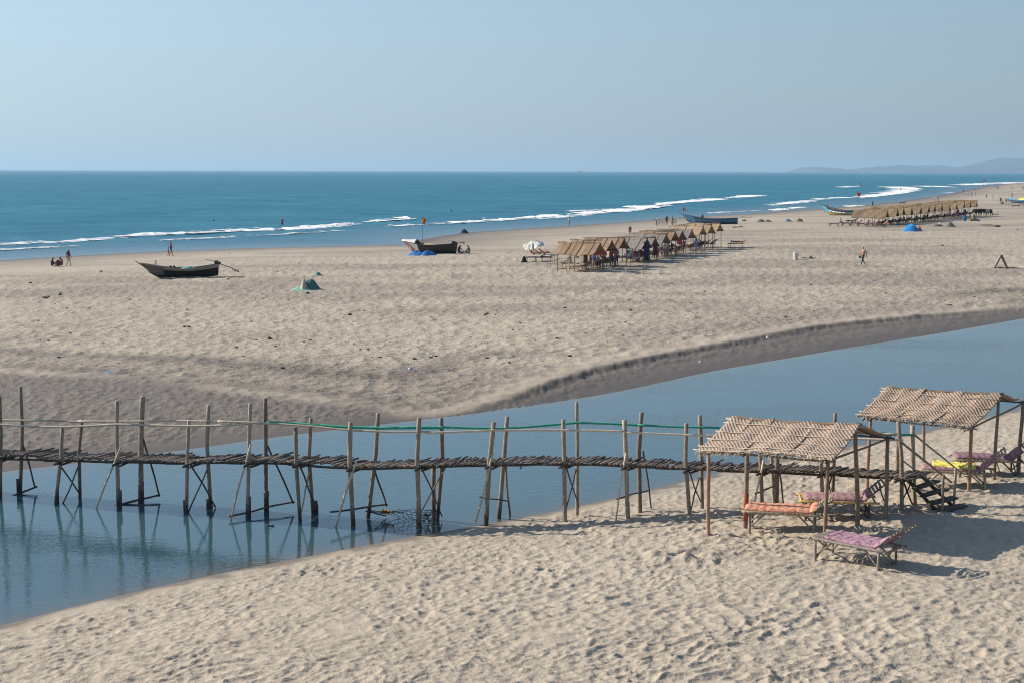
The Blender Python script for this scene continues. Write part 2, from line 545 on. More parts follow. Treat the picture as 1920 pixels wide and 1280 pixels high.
def make_ground(mat):
    ys = np.concatenate([np.linspace(-30, 12, 22), rows(12.4, 17.5, 3.0, 8, 1387), rows(17.6, 120, 0.85, 8.2), rows(121, 3000, 0.9, 9)[1:]])
    ys = np.unique(ys)
    u = np.linspace(-1, 1, 1150)
    u = np.sign(u) * (0.8 * np.abs(u) + 0.2 * np.abs(u) ** 3)
    w = 0.46 * np.maximum(ys, 12) + 5.5
    X = u[None, :] * w[:, None]; Y = np.repeat(ys[:, None], len(u), 1)
    full = zone(X, Y)
    dN, dF, dE, dS = full
    Z = zfun(X, Y, full)
    near = dN > 0
    # foot prints, near bank
    fade = sm(70, 40, Y)
    k = sm(.1, 1.0, dN) * fade * sm(8, 14, Y)
    jx = X + (vn(X * .8, Y * .8, 11) - .5) * .5; jy = Y + (vn(X * .8, Y * .8, 12) - .5) * .5
    m = k > .001
    D = np.zeros_like(X)
    xa, ya = jx[m], jy[m]
    soft = sm(.35, .65, vn(xa * .22 + 5, ya * .22, 41))
    D[m] = bowls(xa, ya, .185, 21, .066) * (.6 + .5 * soft) + pits(xa + 7, ya + 3, .50, 31, .015) * (1.0 - .5 * soft) + bowls(xa + 1, ya + 9, .115, 61, .030, .2) * (1.1 - .5 * soft) \
         + (vn(xa * 1.1, ya * 1.1, 13) - .5) * .06 + (vn(xa * 8, ya * 12, 14) - .5) * .013 + (vn(xa * 17, ya * 23, 15) - .5) * .008
    Z += D * k
    # trodden sand of the far plateau
    kf = sm(-.5, 1.5, dE) * sm(14, 50, dS) * (dF > 0) * sm(260, 110, Y)
    m = kf > .001
    D = np.zeros_like(X); xa, ya = X[m], Y[m]
    D[m] = bowls(xa, ya, .55, 51, .11, .2, 1.3) + pits(xa, ya, 1.9, 55, .03) + (vn(xa * 1.6, ya * 1.2, 16) - .5) * .07
    Z += D * kf
    # ripples on the wet margin of the far bank, seen on the left
    kr = sm(.5, 2, dF) * sm(2.0, -.5, dE) * (dF > 0) * (1 - scarp_amount(X))
    m = kr > .001
    D = np.zeros_like(X); xa, ya = X[m], Y[m]
    D[m] = bowls(xa, ya, .25, 71, .07, .9, 1.6) + (vn(xa * 2.2, ya * 3.2, 18) - .5) * .03
    Z += D * kr
    # slumped blocks below the little cliff
    ks = scarp_amount(X) * sm(-3.2, -.4, dE) * sm(.4, -.1, dE) * (dF > 0)
    Z += ks * (vn(X * 2.6, Y * 2.6, 19) - .45) * .05 + ks * (vn(X * 7, Y * 5, 23) - .5) * .05
    km = scarp_amount(X) * sm(.4, 1.5, dF) * sm(0, -.6, dE) * (dF > 0)
    Z += km * (vn(X * 3.3, Y * 4.5, 20) - .5) * .07
    # a dug hole
    for (px, py, r, a) in ((1268, 1043, .34, .13), (1300, 1040, .30, .12), (1312, 1047, .22, .10), (1225, 1047, .3, .06), (1195, 1046, .35, .05)):
        q = G(px, py)
        d2 = ((X - q.x) ** 2 + ((Y - q.y) * 1.2) ** 2) / (r * r)
        Z += near * a * (-np.exp(-d2 * 1.4) + .55 * np.exp(-(np.sqrt(d2) - 1.6) ** 2 * 3))
    for (px, py, r, a) in ((843, 521, 1.0, .42), (925, 517, 2.4, .22)):
        q = G(px, py)
        Z += a * np.exp(-(((X - q.x) / (r * 1.5)) ** 2 + ((Y - q.y) / r) ** 2))
    # what is wet
    wob = (vn(X * .35, Y * .35, 5) - .5) * 1.6 + (vn(X * .09, Y * .14, 6) - .5) * 3.0
    wetF = sm(.9, -.9, dE + wob * .55 * (1 - scarp_amount(X))) * (dF > 0) * (.80 + .08 * scarp_amount(X) + .15 * sm(3.0, 0, dF))
    wetS = sm(26, 2, dS + wob * 1.2) * .62 + sm(6, 0, dS) * .35
    line = .6 * np.exp(-((dE - 6.5 - wob * .5) / 1.1) ** 2) * (1 - scarp_amount(X)) + .45 * np.exp(-((dE - 2.2 - wob) / .7) ** 2) * (1 - scarp_amount(X))
    wetN = sm(.42, .05, dN + (vn(X * 2.2, Y * 2.2, 7) - .5) * .5) * .7
    wet = np.where(near, wetN, np.clip(np.maximum(wetF, wetS * (dF > 0)) + line * (dF > 0), 0, 1))
    wet = np.where((dN <= 0) & (dF <= 0), .9, wet)
    streak = vn(X * .045, Y * .10, 8) * .6 + vn(X * .16, Y * .35, 9) * .4
    tone = np.maximum(0, .45 * np.exp(-(dE / 2.5) ** 2) * (dF > 0) * (1 - scarp_amount(X))) + np.where(near, sm(.45, .75, streak) * .12 + sm(5, .5, dN) * .15, sm(.42, .68, streak) * .75 * sm(0, 2.5, dE) * sm(4, 30, dS))
    foot = np.where(near, .55 * sm(.1, 1.5, dN), np.maximum(sm(.2, 3, dE) * sm(12, 45, dS), .5 * kr))
    foot *= .6 + .6 * vn(X * .12, Y * .2, 10)
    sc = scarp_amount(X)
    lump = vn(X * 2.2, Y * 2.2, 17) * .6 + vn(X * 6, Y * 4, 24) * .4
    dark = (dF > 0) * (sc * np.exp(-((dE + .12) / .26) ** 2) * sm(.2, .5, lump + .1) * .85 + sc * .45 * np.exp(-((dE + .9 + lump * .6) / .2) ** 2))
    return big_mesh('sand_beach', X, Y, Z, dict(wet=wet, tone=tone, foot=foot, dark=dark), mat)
ground = tag(make_ground(sand_material()), 'pale sand of the beach and creek banks, trodden and partly wet', 'sand', kind='structure')

# ------------------------------------------------------------------ the creek
def creek_material():
    t = NT('creek_water'); p = t.pos()
    ruffle = t.ramp(t.noise(t.mapping(p, (.05, .16, 1)), 1.0, 3, .55), [(.44, 0.06), (.62, 1.0)])
    n1 = t.noise(t.mapping(p, (.8, 2.2, 1)), 3.2, 3, .55)
    n2 = t.noise(t.mapping(p, (.8, 2.0, 1)), 11.0, 2, .5)
    h = t.math('ADD', t.math('MULTIPLY', n1, .7), t.math('MULTIPLY', n2, .22))
    b = t.bump(h, t.math('MULTIPLY_ADD', ruffle, .5, .10), .03)
    sh = t.attr('shallow')
    c = t.mix(sh, (.040, .085, .104), (.10, .09, .07))
    return t.out(c, .03, b, IOR=1.333, Specular_IOR_Level=.75)
xs = np.concatenate([np.linspace(-48, -20, 30), np.linspace(-19.5, 40, 260), np.linspace(41, 95, 40)])
vsn = np.concatenate([np.linspace(0, .12, 14), np.linspace(.14, .86, 40), np.linspace(.88, 1, 14)])
yn = NEAR.y(xs) - 1.6; yf = FAR.y(xs) + 1.6
X = np.repeat(xs[None, :], len(vsn), 0); Y = yn[None, :] + (yf - yn)[None, :] * vsn[:, None]
sh = np.exp(-np.maximum(np.minimum(NEAR.dist(X, Y), -FAR.dist(X, Y)), 0) / .45)
creek = tag(big_mesh('creek_water', X, Y, np.zeros_like(X), dict(shallow=sh), creek_material()), 'still blue creek water under the footbridge', 'creek', kind='structure')

# ------------------------------------------------------------------ the sea
def sea_material():
    t = NT('sea_water'); p = t.pos()
    sh = t.attr('shallow')
    n1 = t.noise(t.mapping(p, (.16, .34, 1), (0, 0, R(-20))), 1.0, 4, .62)
    n2 = t.noise(t.mapping(p, (.9, 1.6, 1), (0, 0, R(-20))), 1.0, 3, .6)
    n3 = t.noise(t.mapping(p, (.018, .05, 1), (0, 0, R(-12))), 1.0, 4, .6)
    patch = t.noise(t.mapping(p, (.0035, .012, 1), (0, 0, R(-8))), 1.0, 3, .55)
    h = t.math('ADD', t.math('MULTIPLY', n1, .8), t.math('MULTIPLY', n2, .22))
    calm = t.math('MULTIPLY_ADD', sh, -.82, 1.0)
    b = t.bump(h, calm, .75)
    c = t.mix(t.ramp(patch, [(.35, 0.0), (.65, 1.0)]), (.022, .148, .226), (.032, .172, .252))
    c = t.mix(t.ramp(n3, [(.35, .0), (.7, 1.0)]), c, (.046, .192, .272))
    c = t.mix(t.math('MULTIPLY', t.ramp(n1, [(.50, 0.0), (.72, 1.0)]), .35), c, (.012, .115, .185))
    n4 = t.noise(t.mapping(p, (.040, .055, 1), (0, 0, R(-15))), 1.0, 5, .7)
    c = t.mix(t.math('MULTIPLY', t.ramp(n4, [(.48, 0.0), (.64, 1.0)]), .55), c, (.012, .106, .174))
    c = t.mix(t.math('MULTIPLY', t.ramp(n4, [(.30, 1.0), (.42, 0.0)]), .5), c, (.062, .225, .31))
    c = t.mix(sh, c, (.075, .15, .20))
    # wind-roughened water: steep wavelets hide most of the mirror, which returns in the calm shallows
    t.n.remove(t.b)
    df = t.node('ShaderNodeBsdfDiffuse'); gl = t.node('ShaderNodeBsdfGlossy'); gl.inputs['Roughness'].default_value = .22
    ms = t.node('ShaderNodeMixShader')
    t.ln(c, df.inputs['Color']); t.ln(b, df.inputs['Normal']); t.ln(b, gl.inputs['Normal'])
    t.ln(t.math('MULTIPLY_ADD', sh, .40, .11), ms.inputs[0]); t.ln(df.outputs[0], ms.inputs[1]); t.ln(gl.outputs[0], ms.inputs[2])
    t.ln(ms.outputs[0], t.n['Material Output'].inputs['Surface'])
    return t.m
ys = np.concatenate([rows(95, 900, 1.0, 10.2)[:-1], rows(900, 26000, 0.6, 10.2, ymax_step=900)])
u = np.linspace(-1, 1, 260)
w = 0.47 * ys + 30
X = u[None, :] * w[:, None]; Y = np.repeat(ys[:, None], len(u), 1)
dS = SHORE.dist(X, Y)
sh = np.exp(-np.maximum(dS, 0) / 16.0)
swell = (np.sin(dS * .42 + 3 * vn(X * .02, Y * .02, 81)) * .10 + (vn(X * .12, dS * .3, 82) - .5) * .25) * sm(6, 40, dS) * sm(900, 300, Y)
sea = tag(big_mesh('sea_water', X, Y, SEA + swell, dict(shallow=sh), sea_material()), 'blue green sea reaching the hazy horizon', 'sea', kind='structure')

# ------------------------------------------------------------------ breaking waves
def foam_material():
    t = NT('sea_foam'); p = t.pos()
    n = t.noise(t.mapping(p, (1, 1, 1)), 2.2, 4, .7)
    c = t.mix(t.ramp(n, [(.3, 0.0), (.55, 1.0)]), (.62, .68, .70), (.90, .90, .90))
    return t.out(c, .8, t.bump(n, .6, .1))
FOAM = foam_material()
def breaker(pts, width_px, h, seed, dens=1.0):
    """a rolling line of foam: a bank with a steep landward face and a ragged trailing edge"""
    rng = random.Random(seed)
    q = [PZ(a, b, SEA) for a, b in pts]
    L = [0.0]
    for a, b in zip(q, q[1:]): L.append(L[-1] + (b - a).length)
    fs = min(1.0, max(.42, 230.0 / (sum(v.y for v in q) / len(q))))
    width_px *= fs; h *= fs
    n = int(min(260, max(24, L[-1] / 1.2)))
    t = np.linspace(0, L[-1], n)
    cx = np.interp(t, L, [v.x for v in q]); cy = np.interp(t, L, [v.y for v in q])
    # metres of depth that show as width_px photo pixels
    mb = MB(); prof = [(-.22, -.05), (-.10, .55), (.02, .92), (.16, 1.0), (.36, .62), (.62, .26), (1.0, -.06)]
    s = np.array([seed * 7.3]); ends = np.minimum(1, np.minimum(t, L[-1] - t) / (L[-1] * .10 + .01)) ** .6
    na = vn(t * .35, t * 0 + seed, 91); nb = vn(t * 1.1, t * 0 + seed, 92); nc = vn(t * .12, t * 0 + seed, 93)
    h *= .6
    vs = []
    for i in range(n):
        d = cy[i]
        wd = .72 * width_px * d * d / (10.2 * FPX) * (.35 + .9 * na[i] + .5 * nb[i]) * ends[i]
        if nc[i] < .33 / dens: wd *= .25
        hh = h * (.45 + .8 * na[i] + .3 * nb[i]) * ends[i]
        if nc[i] < .33 / dens: hh *= .35
        off = (nb[i] - .5) * .4 * wd
        for (a, b) in prof:
            vs.append((cx[i] + (rng.random() - .5) * .3 - a * wd * .35, d + off + a * wd * (1 + (rng.random() - .5) * .5), SEA + .05 + hh * b * (1 + (rng.random() - .5) * .4)))
    k = len(prof)
    mb.add(vs, [(i * k + j, (i + 1) * k + j, (i + 1) * k + j + 1, i * k + j + 1) for i in range(n - 1) for j in range(k - 1)])
    # flecks of foam thrown about it
    for _ in range(int(n * 1.1 * fs ** 2)):
        i = rng.randrange(n); d = cy[i]
        w1 = width_px * d * d / (10.2 * FPX)
        o = (rng.random() ** 1.5) * 1.2 * w1 - .35 * w1
        s = .25 + rng.random() * .7
        c = Vector((cx[i] + rng.uniform(-1, 1), d + o, SEA + .10 + rng.random() * h * .4))
        mb.add([c + Vector((-s * 1.6, -w1 * .06, 0)), c + Vector((s * .3, -w1 * .10, .03)), c + Vector((s * 1.8, w1 * .02, 0)), c + Vector((-s * .2, w1 * .09, .05))], [(0, 1, 2, 3)])
    o = mb.build('breaking_wave', FOAM, smooth=False)
    return tag(o, 'white line of broken surf rolling towards the sand', 'surf', kind='stuff')
for i, (pts, wpx, h) in enumerate([
    ([(-60,463),(0,460),(100,456),(210,449),(228,446)], 3.6, .38),
    ([(225,444),(330,440),(450,434),(590,430),(665,423)], 4.4, .5),
    ([(-30,472),(60,467),(130,463)], 2.2, .15),
    ([(380,449),(520,441),(630,434)], 1.6, .12),
    ([(560,427),(625,424),(668,420)], 3.0, .42),
    ([(700,416),(735,414),(770,411)], 5.5, .75),
    ([(735,425),(800,422),(870,418),(930,415),(1000,409)], 3.0, .35),
    ([(900,414),(960,411),(1030,408),(1100,402),(1190,395),(1252,386)], 4.6, .6),
    ([(1010,412),(1060,408),(1110,404)], 2.0, .15),
    ([(1060,397),(1120,395),(1185,391)], 1.6, .3),
    ([(1205,389),(1262,382),(1300,379),(1365,374)], 3.2, .75),
    ([(1370,372),(1400,370),(1436,367)], 3.0, .7),
    ([(1448,386),(1490,382),(1535,377)], 3.0, .6),
    ([(1450,396),(1480,393),(1512,389)], 1.8, .3),
    ([(1535,375),(1570,372),(1605,371)], 1.8, .4),
    ([(1612,372),(1650,368),(1690,363),(1722,356)], 2.8, .7),
    ([(1698,351),(1712,353),(1724,356)], 2.4, .7),
    ([(1736,351),(1765,350),(1792,352)], 1.8, .6),
    ([(1806,348),(1835,347),(1862,345)], 1.5, .8),
    ([(1884,345),(1905,344),(1930,343)], 1.4, .8),
    ([(1330,401),(1380,398),(1430,396)], 1.2, .1),
    ([(300,452),(350,450),(420,447)], 1.2, .1),
    ([(1590,389),(1606,387),(1622,386)], 1.4, .2),
    ([(1775,363),(1790,362)], 1.0, .2),
    ([(1585,352),(1600,351),(1612,350)], 1.2, .3),
    ]):
    breaker(pts, wpx, h, i + 1)

# ------------------------------------------------------------------ headland
HD = 16000.0
sil = [(1506,323),(1512,317),(1522,313),(1535,312),(1560,315),(1585,319),(1602,318.5),(1625,315),(1650,313),(1665,311),(1685,309),(1715,311),(1740,310),(1775,309),(1787,312),(1815,313),(1838,309),(1850,304),(1865,299),(1885,295),(1910,294),(1935,297),(1990,291),(2060,284),(2140,288),(2230,280),(2330,290),(2420,318)]
hx = np.linspace(1506, 2420, 300)
hh = np.interp(hx, [a for a, b in sil], [323.4 - b for a, b in sil])
hh = hh + (vn(hx * .25, hx * 0, 95) - .5) * 2.2 * np.minimum(1, hh / 6) + (vn(hx * .08, hx * 0, 96) - .5) * 1.2 * np.minimum(1, hh / 6)
hh = np.maximum(hh, 0) * HD / FPX
NV = 26
X = np.zeros((NV, 300)); Y = np.zeros_like(X); Z = np.zeros_like(X)
for j in range(NV):
    t = j / (NV - 1)
    yy = HD - 700 + 2400 * t
    X[j] = (hx - 960) / FPX * HD * (1 + .02 * t); Y[j] = yy
    pr = math.sin(math.pi * min(1, t * 1.02)) ** .7
    Z[j] = SEA - 1 + hh * pr * (.82 + .36 * vn(X[j] * .004, Y[j] * .004, 97)) if j not in (0, NV - 1) else SEA - 1
mid = Z.max(0); Z = SEA - 1 + (Z - SEA + 1) * (np.maximum(hh, .1) / np.maximum(mid - SEA + 1, .1))[None, :]
t = NT('headland'); p = t.pos()
n = t.noise(p, .02, 5, .7)
hm = t.out(t.mix(t.ramp(n, [(.4, 0.0), (.6, 1.0)]), (.018, .034, .020), (.045, .058, .035)), .95)
tag(big_mesh('headland', X, Y, Z, {}, hm), 'long hazy wooded headland far across the sea', 'headland', kind='structure')

# ------------------------------------------------------------------ air
def make_haze():
    mb = MB()
    mb.box((0, 13400, 86.2), (30000, 27000, 179.6))
    m = bpy.data.materials.new('haze'); m.use_nodes = True
    n = m.node_tree.nodes; n.remove(n['Principled BSDF'])
    v = n.new('ShaderNodeVolumePrincipled')
    v.inputs['Color'].default_value = (.50, .76, 1.0, 1)
    v.inputs['Density'].default_value = 0.00008
    v.inputs['Anisotropy'].default_value = 0.2
    m.node_tree.links.new(v.outputs[0], n['Material Output'].inputs['Volume'])
    return tag(mb.build('haze', m), 'pale sea haze', 'haze', kind='stuff')
haze = make_haze()

# ------------------------------------------------------------------ the footbridge
rng = random.Random(7)
def post_wood(name, c0, c1):
    """round wood standing in the creek: soaked dark below the tide line"""
    t = NT(name); o = t.obj(); p = t.pos()
    n1 = t.noise(o, 9, 4, .65); n2 = t.noise(t.mapping(o, (1, 1, .15)), 45, 3, .6)
    f = t.math('ADD', t.math('MULTIPLY', n1, .6), t.math('MULTIPLY', n2, .4))
    c = t.mix(t.ramp(f, [(.33, 0.0), (.67, 1.0)]), c0, c1)
    sep = t.n.new('ShaderNodeSeparateXYZ'); t.ln(p, sep.inputs[0])
    w = t.ramp(t.math('ADD', sep.outputs[2], t.math('MULTIPLY', n1, .35)), [(.32, 1.0), (.75, 0.0)])
    south = t.math('LESS_THAN', sep.outputs[0], 0.8)
    c = t.mix(t.math('MULTIPLY', t.math('MULTIPLY', w, south), .88), c, (.022, .02, .015))
    r = t.math('MULTIPLY_ADD', t.rnd(), .5, .75)
    n = t.n.new('ShaderNodeVectorMath'); n.operation = 'SCALE'; t.ln(c, n.inputs[0]); t.ln(r, n.inputs[3])
    return t.out(n.outputs[0], .75, t.bump(n2, .5, .01))
W_PILE = post_wood('creek_post', (.19, .145, .105), (.43, .35, .265))
W_PILED = post_wood('creek_post_dark', (.11, .083, .063), (.26, .205, .155))

DF = ([-260, -60, 104, 222, 350, 464, 563, 663, 788, 912, 1060, 1177, 1294, 1430, 1560, 1690, 1720], [38.7, 37.8, 36.98, 36.52, 35.95, 35.4, 35.1, 34.7, 34.4, 34.6, 34.75, 34.6, 34.5, 34.25, 33.9, 33.45, 33.3])
def dfront(px): return float(np.interp(px, *DF))
def dback(px): return dfront(px) + .78
bridge = empty('footbridge', (1.0, 34.7, 0.0), 0, 'rickety wooden footbridge of thin sticks on tall crooked posts across the creek', 'footbridge')
BO = Vector(bridge.location)
def wpole(name, pts, r, mat, parent=bridge, seg=3, wob=.012, n=7, root=None):
    """a stick through world points"""
    o = Vector((root or bridge).location)
    q = [Vector(p) - o for p in pts]
    mb = MB()
    if len(q) == 2: mb.pole(q[0], q[1], r, r * .85, n, 6, wob, rng)
    else:
        out = [q[0]]
        for a, b in zip(q, q[1:]):
            for k in range(1, seg + 1): out.append(a.lerp(b, k / seg))
        mb.tube(out, [r * (1 + (rng.random() - .5) * .18) for _ in out], n)
    return mb.build(name, mat, parent, smooth=True)
def down(p, z=None):
    """carry the foot of a post into the ground"""
    return p
def foot(p, top, extra=.45):
    d = (p - top).normalized()
    return p + d * extra
# (front post top, foot, radius), (back post top, foot, radius)
TR = [
    ((-118, 800), (-122, 934), .05, (-84, 770), (-86, 925), .05, 'X'),
    ((-236, 752), (-240, 926), .05, (-200, 760), (-204, 918), .05, 'A'),
    ((-1, 743), (0, 934), .05, (38, 724), (37, 931), .05, 'A'),
    ((117, 799), (104, 942), .05, (154, 785), (151, 932), .045, 'X'),
    ((219, 751), (222, 950), .055, (267, 743), (264, 940), .07, 'A'),
    ((354, 788), (350, 960), .05, (391, 759), (396, 950), .055, 'X'),
    ((469, 756), (464, 970), .052, (497, 746), (499, 962), .055, 'A'),
    ((554, 800), (563, 975), .05, (583, 783), (588, 968), .05, 'X'),
    ((657, 791), (663, 983), .058, (709, 774), (689, 972), .055, 'A'),
    ((786, 782), (788, 992), .055, (827, 783), (818, 984), .055, 'X'),
    ((926, 791), (912, 981), .06, (951, 781), (935, 976), .058, 'A'),
    ((1056, 786), (1059, 965), .055, (1081, 753), (1082, 957), .045, 'X'),
    ((1171, 787), (1177, 970), .06, (1203, 773), (1201, 955), .058, 'A'),
    ((1287, 793), (1294, 963), .052, (1312, 778), (1316, 952), .055, 'X'),
    ((1426, 800), (1430, 957), .05, (1452, 790), (1453, 950), .05, 'A'),
    ((1542, 806), (1543, 940), .05, (1566, 774), (1561, 937), .05, 'X'),
    ((1684, 790), (1690, 955), .05, (1711, 797), (1715, 945), .062, 'N'),
]
BEND = {5: 1, 6: 1, 10: 1}
for i, (ft, fb, fr, bt, bb, br, kind) in enumerate(TR):
    zf_, zb_ = dfront(fb[0]), dback(bb[0])
    a, b = P(*ft, zf_), P(*fb, zf_); c, d = P(*bt, zb_), P(*bb, zb_)
    for (t_, b_, r_, m_) in ((a, b, fr, W_PILE), (c, d, br, W_PILED if i % 3 == 0 else W_PILE)):
        f_ = foot(b_, t_)
        j = Vector((rng.uniform(-.085, .085), rng.uniform(-.03, .03), 0))
        wpole('post', [t_, t_.lerp(f_, .33) + j, t_.lerp(f_, .66) + j * .5, f_], r_, m_)
def fp(px, py): return P(px, py, dfront(px))
def bp(px, py): return P(px, py, dback(px))
def mp(px, py, k): return P(px, py, dfront(px) + .78 * k)
BR = [  # braces: (pixel, depth share) pairs; 0 front row, 1 back row
    ((42, 830), 1, (66, 914), 1.3, .026, W_DARK),
    ((110, 868), 0, (150, 926), 1, .024, W_DARK), ((150, 868), 1, (117, 945), 0, .024, W_PILED),
    ((226, 838), -.05, (177, 962), -.45, .028, W_PALE), ((268, 820), 1.05, (299, 930), 1.5, .026, W_DARK),
    ((355, 866), 0, (404, 950), 1, .024, W_DARK), ((393, 868), 1, (353, 960), 0, .024, W_PILED),
    ((470, 832), -.05, (431, 983), -.5, .028, W_PALE), ((501, 834), 1.05, (550, 943), 1.5, .028, W_DARK),
    ((560, 868), 0, (588, 938), 1, .024, W_DARK), ((583, 872), 1, (560, 978), 0, .026, W_PALE),
    ((668, 864), -.05, (627, 995), -.5, .032, W_PALE), ((701, 875), 1, (725, 948), 1.5, .026, W_DARK),
    ((791, 878), 0, (829, 967), 1, .02, W_DARK), ((836, 874), 1, (780, 976), 0, .02, W_PILED),
    ((924, 848), -.05, (892, 978), -.4, .03, W_PALE), ((948, 868), 1, (957, 974), 1.3, .03, W_PILED),
    ((1060, 870), 0, (1086, 950), 1, .02, W_DARK), ((1080, 877), 1, (1060, 962), 0, .022, W_DARK),
    ((1174, 848), -.05, (1154, 979), -.3, .026, W_PALE), ((1206, 845), 1.05, (1221, 952), 1.3, .024, W_DARK),
    ((1291, 880), 0, (1314, 940), 1, .02, W_DARK), ((1311, 894), 1, (1295, 957), 0, .022, W_DARK),
    ((1432, 862), -.05, (1413, 954), -.3, .03, W_PALE), ((1461, 880), 1, (1469, 943), 1.3, .026, W_DARK),
    ((1547, 880), 0, (1563, 938), 1, .022, W_DARK), ((1562, 884), 1, (1546, 942), 0, .022, W_DARK),
    ((1690, 893), 0, (1712, 948), 1, .024, W_DARK), ((1712, 893), 1, (1692, 938), 0, .02, W_DARK),
    # sills and ties near the water
    ((-40, 952), -.6, (70, 911), 1.5, .036, W_DARK), ((160, 963), -.6, (300, 927), 1.55, .034, W_DARK),
    ((429, 967), -.55, (552, 940), 1.55, .028, W_DARK), ((620, 959), -.5, (726, 945), 1.5, .028, W_DARK),
    ((686, 957), .2, (724, 966), 1.2, .02, W_DARK),
    ((900, 931), -.3, (953, 939), 1.25, .02, W_DARK), ((1157, 935), -.25, (1215, 919), 1.25, .022, W_DARK),
    ((1416, 925), -.25, (1457, 908), 1.1, .022, W_DARK),
]
for a, ka, b, kb, r, m in BR:
    A, B = mp(*a, ka), mp(*b, kb)
    m2 = m
    wpole('brace', [A, B], r, m2, wob=.012)
for px, y0, y1, k, r in ((33, 897, 936, .9, .045), (107, 922, 947, -.03, .05), (226, 918, 953, .02, .035), (264, 902, 942, .95, .085), (346, 937, 963, 0, .045), (392, 935, 953, 1, .085),
                         (467, 930, 972, .02, .05), (499, 920, 964, .95, .075), (591, 938, 969, 1, .06), (783, 905, 992, 0, .035), (813, 874, 985, .9, .06), (595, 945, 966, 1.05, .03)):
    wpole('stake', [mp(px, y0, k), mp(px, y1, k) + Vector((0, 0, -.4))], r, W_PILED, wob=.004)

# deck: near edge of the walkway in the photo, then one stick after another
EDGE_PX = ([-260, -70, 0, 50, 110, 180, 222, 300, 350, 410, 465, 500, 560, 610, 665, 720, 790, 860, 926, 990, 1056, 1115, 1172, 1230, 1290, 1360, 1430, 1500, 1560, 1630, 1690, 1712],
           [850, 853, 855.5, 852, 862, 858, 864, 862, 867, 861, 866, 861, 867, 866, 875, 872, 872.5, 869, 869, 865, 868, 866, 871, 872, 877, 878, 881, 883, 886, 890, 894, 893])
def deck_z(px): return float(np.interp(px, *EDGE_PX))
variants = []
for k in range(9):
    mb = MB()
    mb.pole((0, -.5, 0), (0, .5, 0), .025 + .005 * rng.random(), .018 + .006 * rng.random(), 6, 3, .01, rng, bark=.12)
    variants.append(mb.mesh('deck_stick', W_DECK, True))
x = -250.0; nst = 0; rest = MB()
while x < 1710:
    a = fp(x, deck_z(x)); b = fp(x + 8, deck_z(x + 8))
    tg = (b - a); tg.z = 0; tg.normalize()
    W = Vector((-tg.y, tg.x, 0))
    sk = float(np.interp(x, [400, 800], [.24, .50])) * rng.gauss(1, .25)
    W = (W + tg * sk).normalized()
    L = float(np.interp(x, [400, 800], [.88, .76])) + rng.random() * .16 + (.25 if rng.random() < .06 else 0)
    c = a + W * (L * .5 - rng.random() * .10 - .02) + Vector((0, 0, rng.uniform(-.012, .018)))
    if nst >= 299 or x < -25:
        rest.pole(c - W * L / 2 - BO, c + W * L / 2 - BO, .03, .022, 6, 3, .01, rng)
        nst += x > 0; x += .088 * (1 + (rng.random() - .5) * .5) / (dfront(x) / FPX)
        continue
    o = link('deck_stick', rng.choice(variants), bridge)
    o.location = c - BO
    o.rotation_euler = (rng.gauss(.01, .025), rng.uniform(-.3, .3), math.atan2(-W.x, W.y))
    o.scale = (1.25 + rng.random() * .5, L, .95 + rng.random() * .4)
    nst += 1
    step = .080 * (1 + (rng.random() - .5) * .5)
    x += step / (dfront(x) / FPX)
if rest.v:
    ro = rest.build('deck_stick', W_DECK, bridge, True); ro['kind'] = 'stuff'
# runners under the sticks, and cross beams at the trestles
for k, mat in ((.12, W_DARK), (.85, W_DARK)):
    pts = list(np.linspace(-250, 1700, 18))
    for s0, s1 in zip(pts, pts[1:]):
        wpole('runner', [mp(s0 - 12, deck_z(s0) + (3.5 if k < .5 else -7.5), k), mp(s1 + 12, deck_z(s1) + (3.5 if k < .5 else -7.5), k)], .036, mat, wob=.006)
for ft, fb, fr, bt, bb, br, kind in TR:
    t_ = fb[0] + (ft[0] - fb[0]) * .5
    wpole('cross_beam', [mp(t_ - 9, deck_z(t_) + 8, -.35), mp(t_ + 34, deck_z(t_) - 8, 1.3)], .036, W_DARK, wob=.01)
    wpole('cross_beam', [mp(t_ + 4, deck_z(t_) + 9, -.15), mp(t_ + 38, deck_z(t_) - 4, 1.2)], .03, W_DARK, wob=.01)
# odd broken ends hanging from the deck
for (a, b) in (((981, 866), (975, 879)), ((1004, 865), (1008, 870)), ((118, 860), (108, 866))):
    wpole('broken_stick', [mp(*a, .1), mp(*b, .1)], .018, W_DARK)
# hand rails
def rail(name, pts, k, r, mat):
    wpole(name, [mp(a, b, k) for a, b in pts], r, mat, seg=4, n=7)
rail('handrail', [(-250, 790), (-60, 793), (0, 795), (60, 799), (117, 800), (165, 798), (219, 795), (300, 797), (354, 798), (415, 797), (473, 793)], -.10, .030, W_PALE)
rail('handrail', [(408, 789), (460, 791), (520, 794), (590, 799), (657, 806), (730, 809), (806, 809)], -.08, .028, W_PALE)
rail('handrail', [(798, 811), (860, 809), (926, 806), (1000, 805.5), (1056, 806), (1110, 806.5), (1175, 808)], -.10, .028, W_PALE)
rail('handrail', [(1170, 809.5), (1240, 813), (1310, 815.5), (1420, 818), (1560, 821), (1694, 824.5)], -.10, .027, W_PALE)
rail('handrail', [(-240, 784), (-60, 786), (0, 787), (60, 787.5), (110, 788), (156, 791)], .92, .026, W_PALE)
rail('handrail', [(146, 789), (219, 789.5), (267, 789), (330, 788.5), (400, 789.5)], .92, .027, W_PALE)
rail('green_handrail', [(500, 791), (560, 794), (650, 800), (720, 802), (770, 801), (831, 801.5)], .92, .040, W_GREEN)
rail('green_handrail', [(822, 800), (880, 802), (951, 803), (1010, 798), (1081, 792), (1140, 793.5), (1203, 797)], .92, .029, W_GREEN)
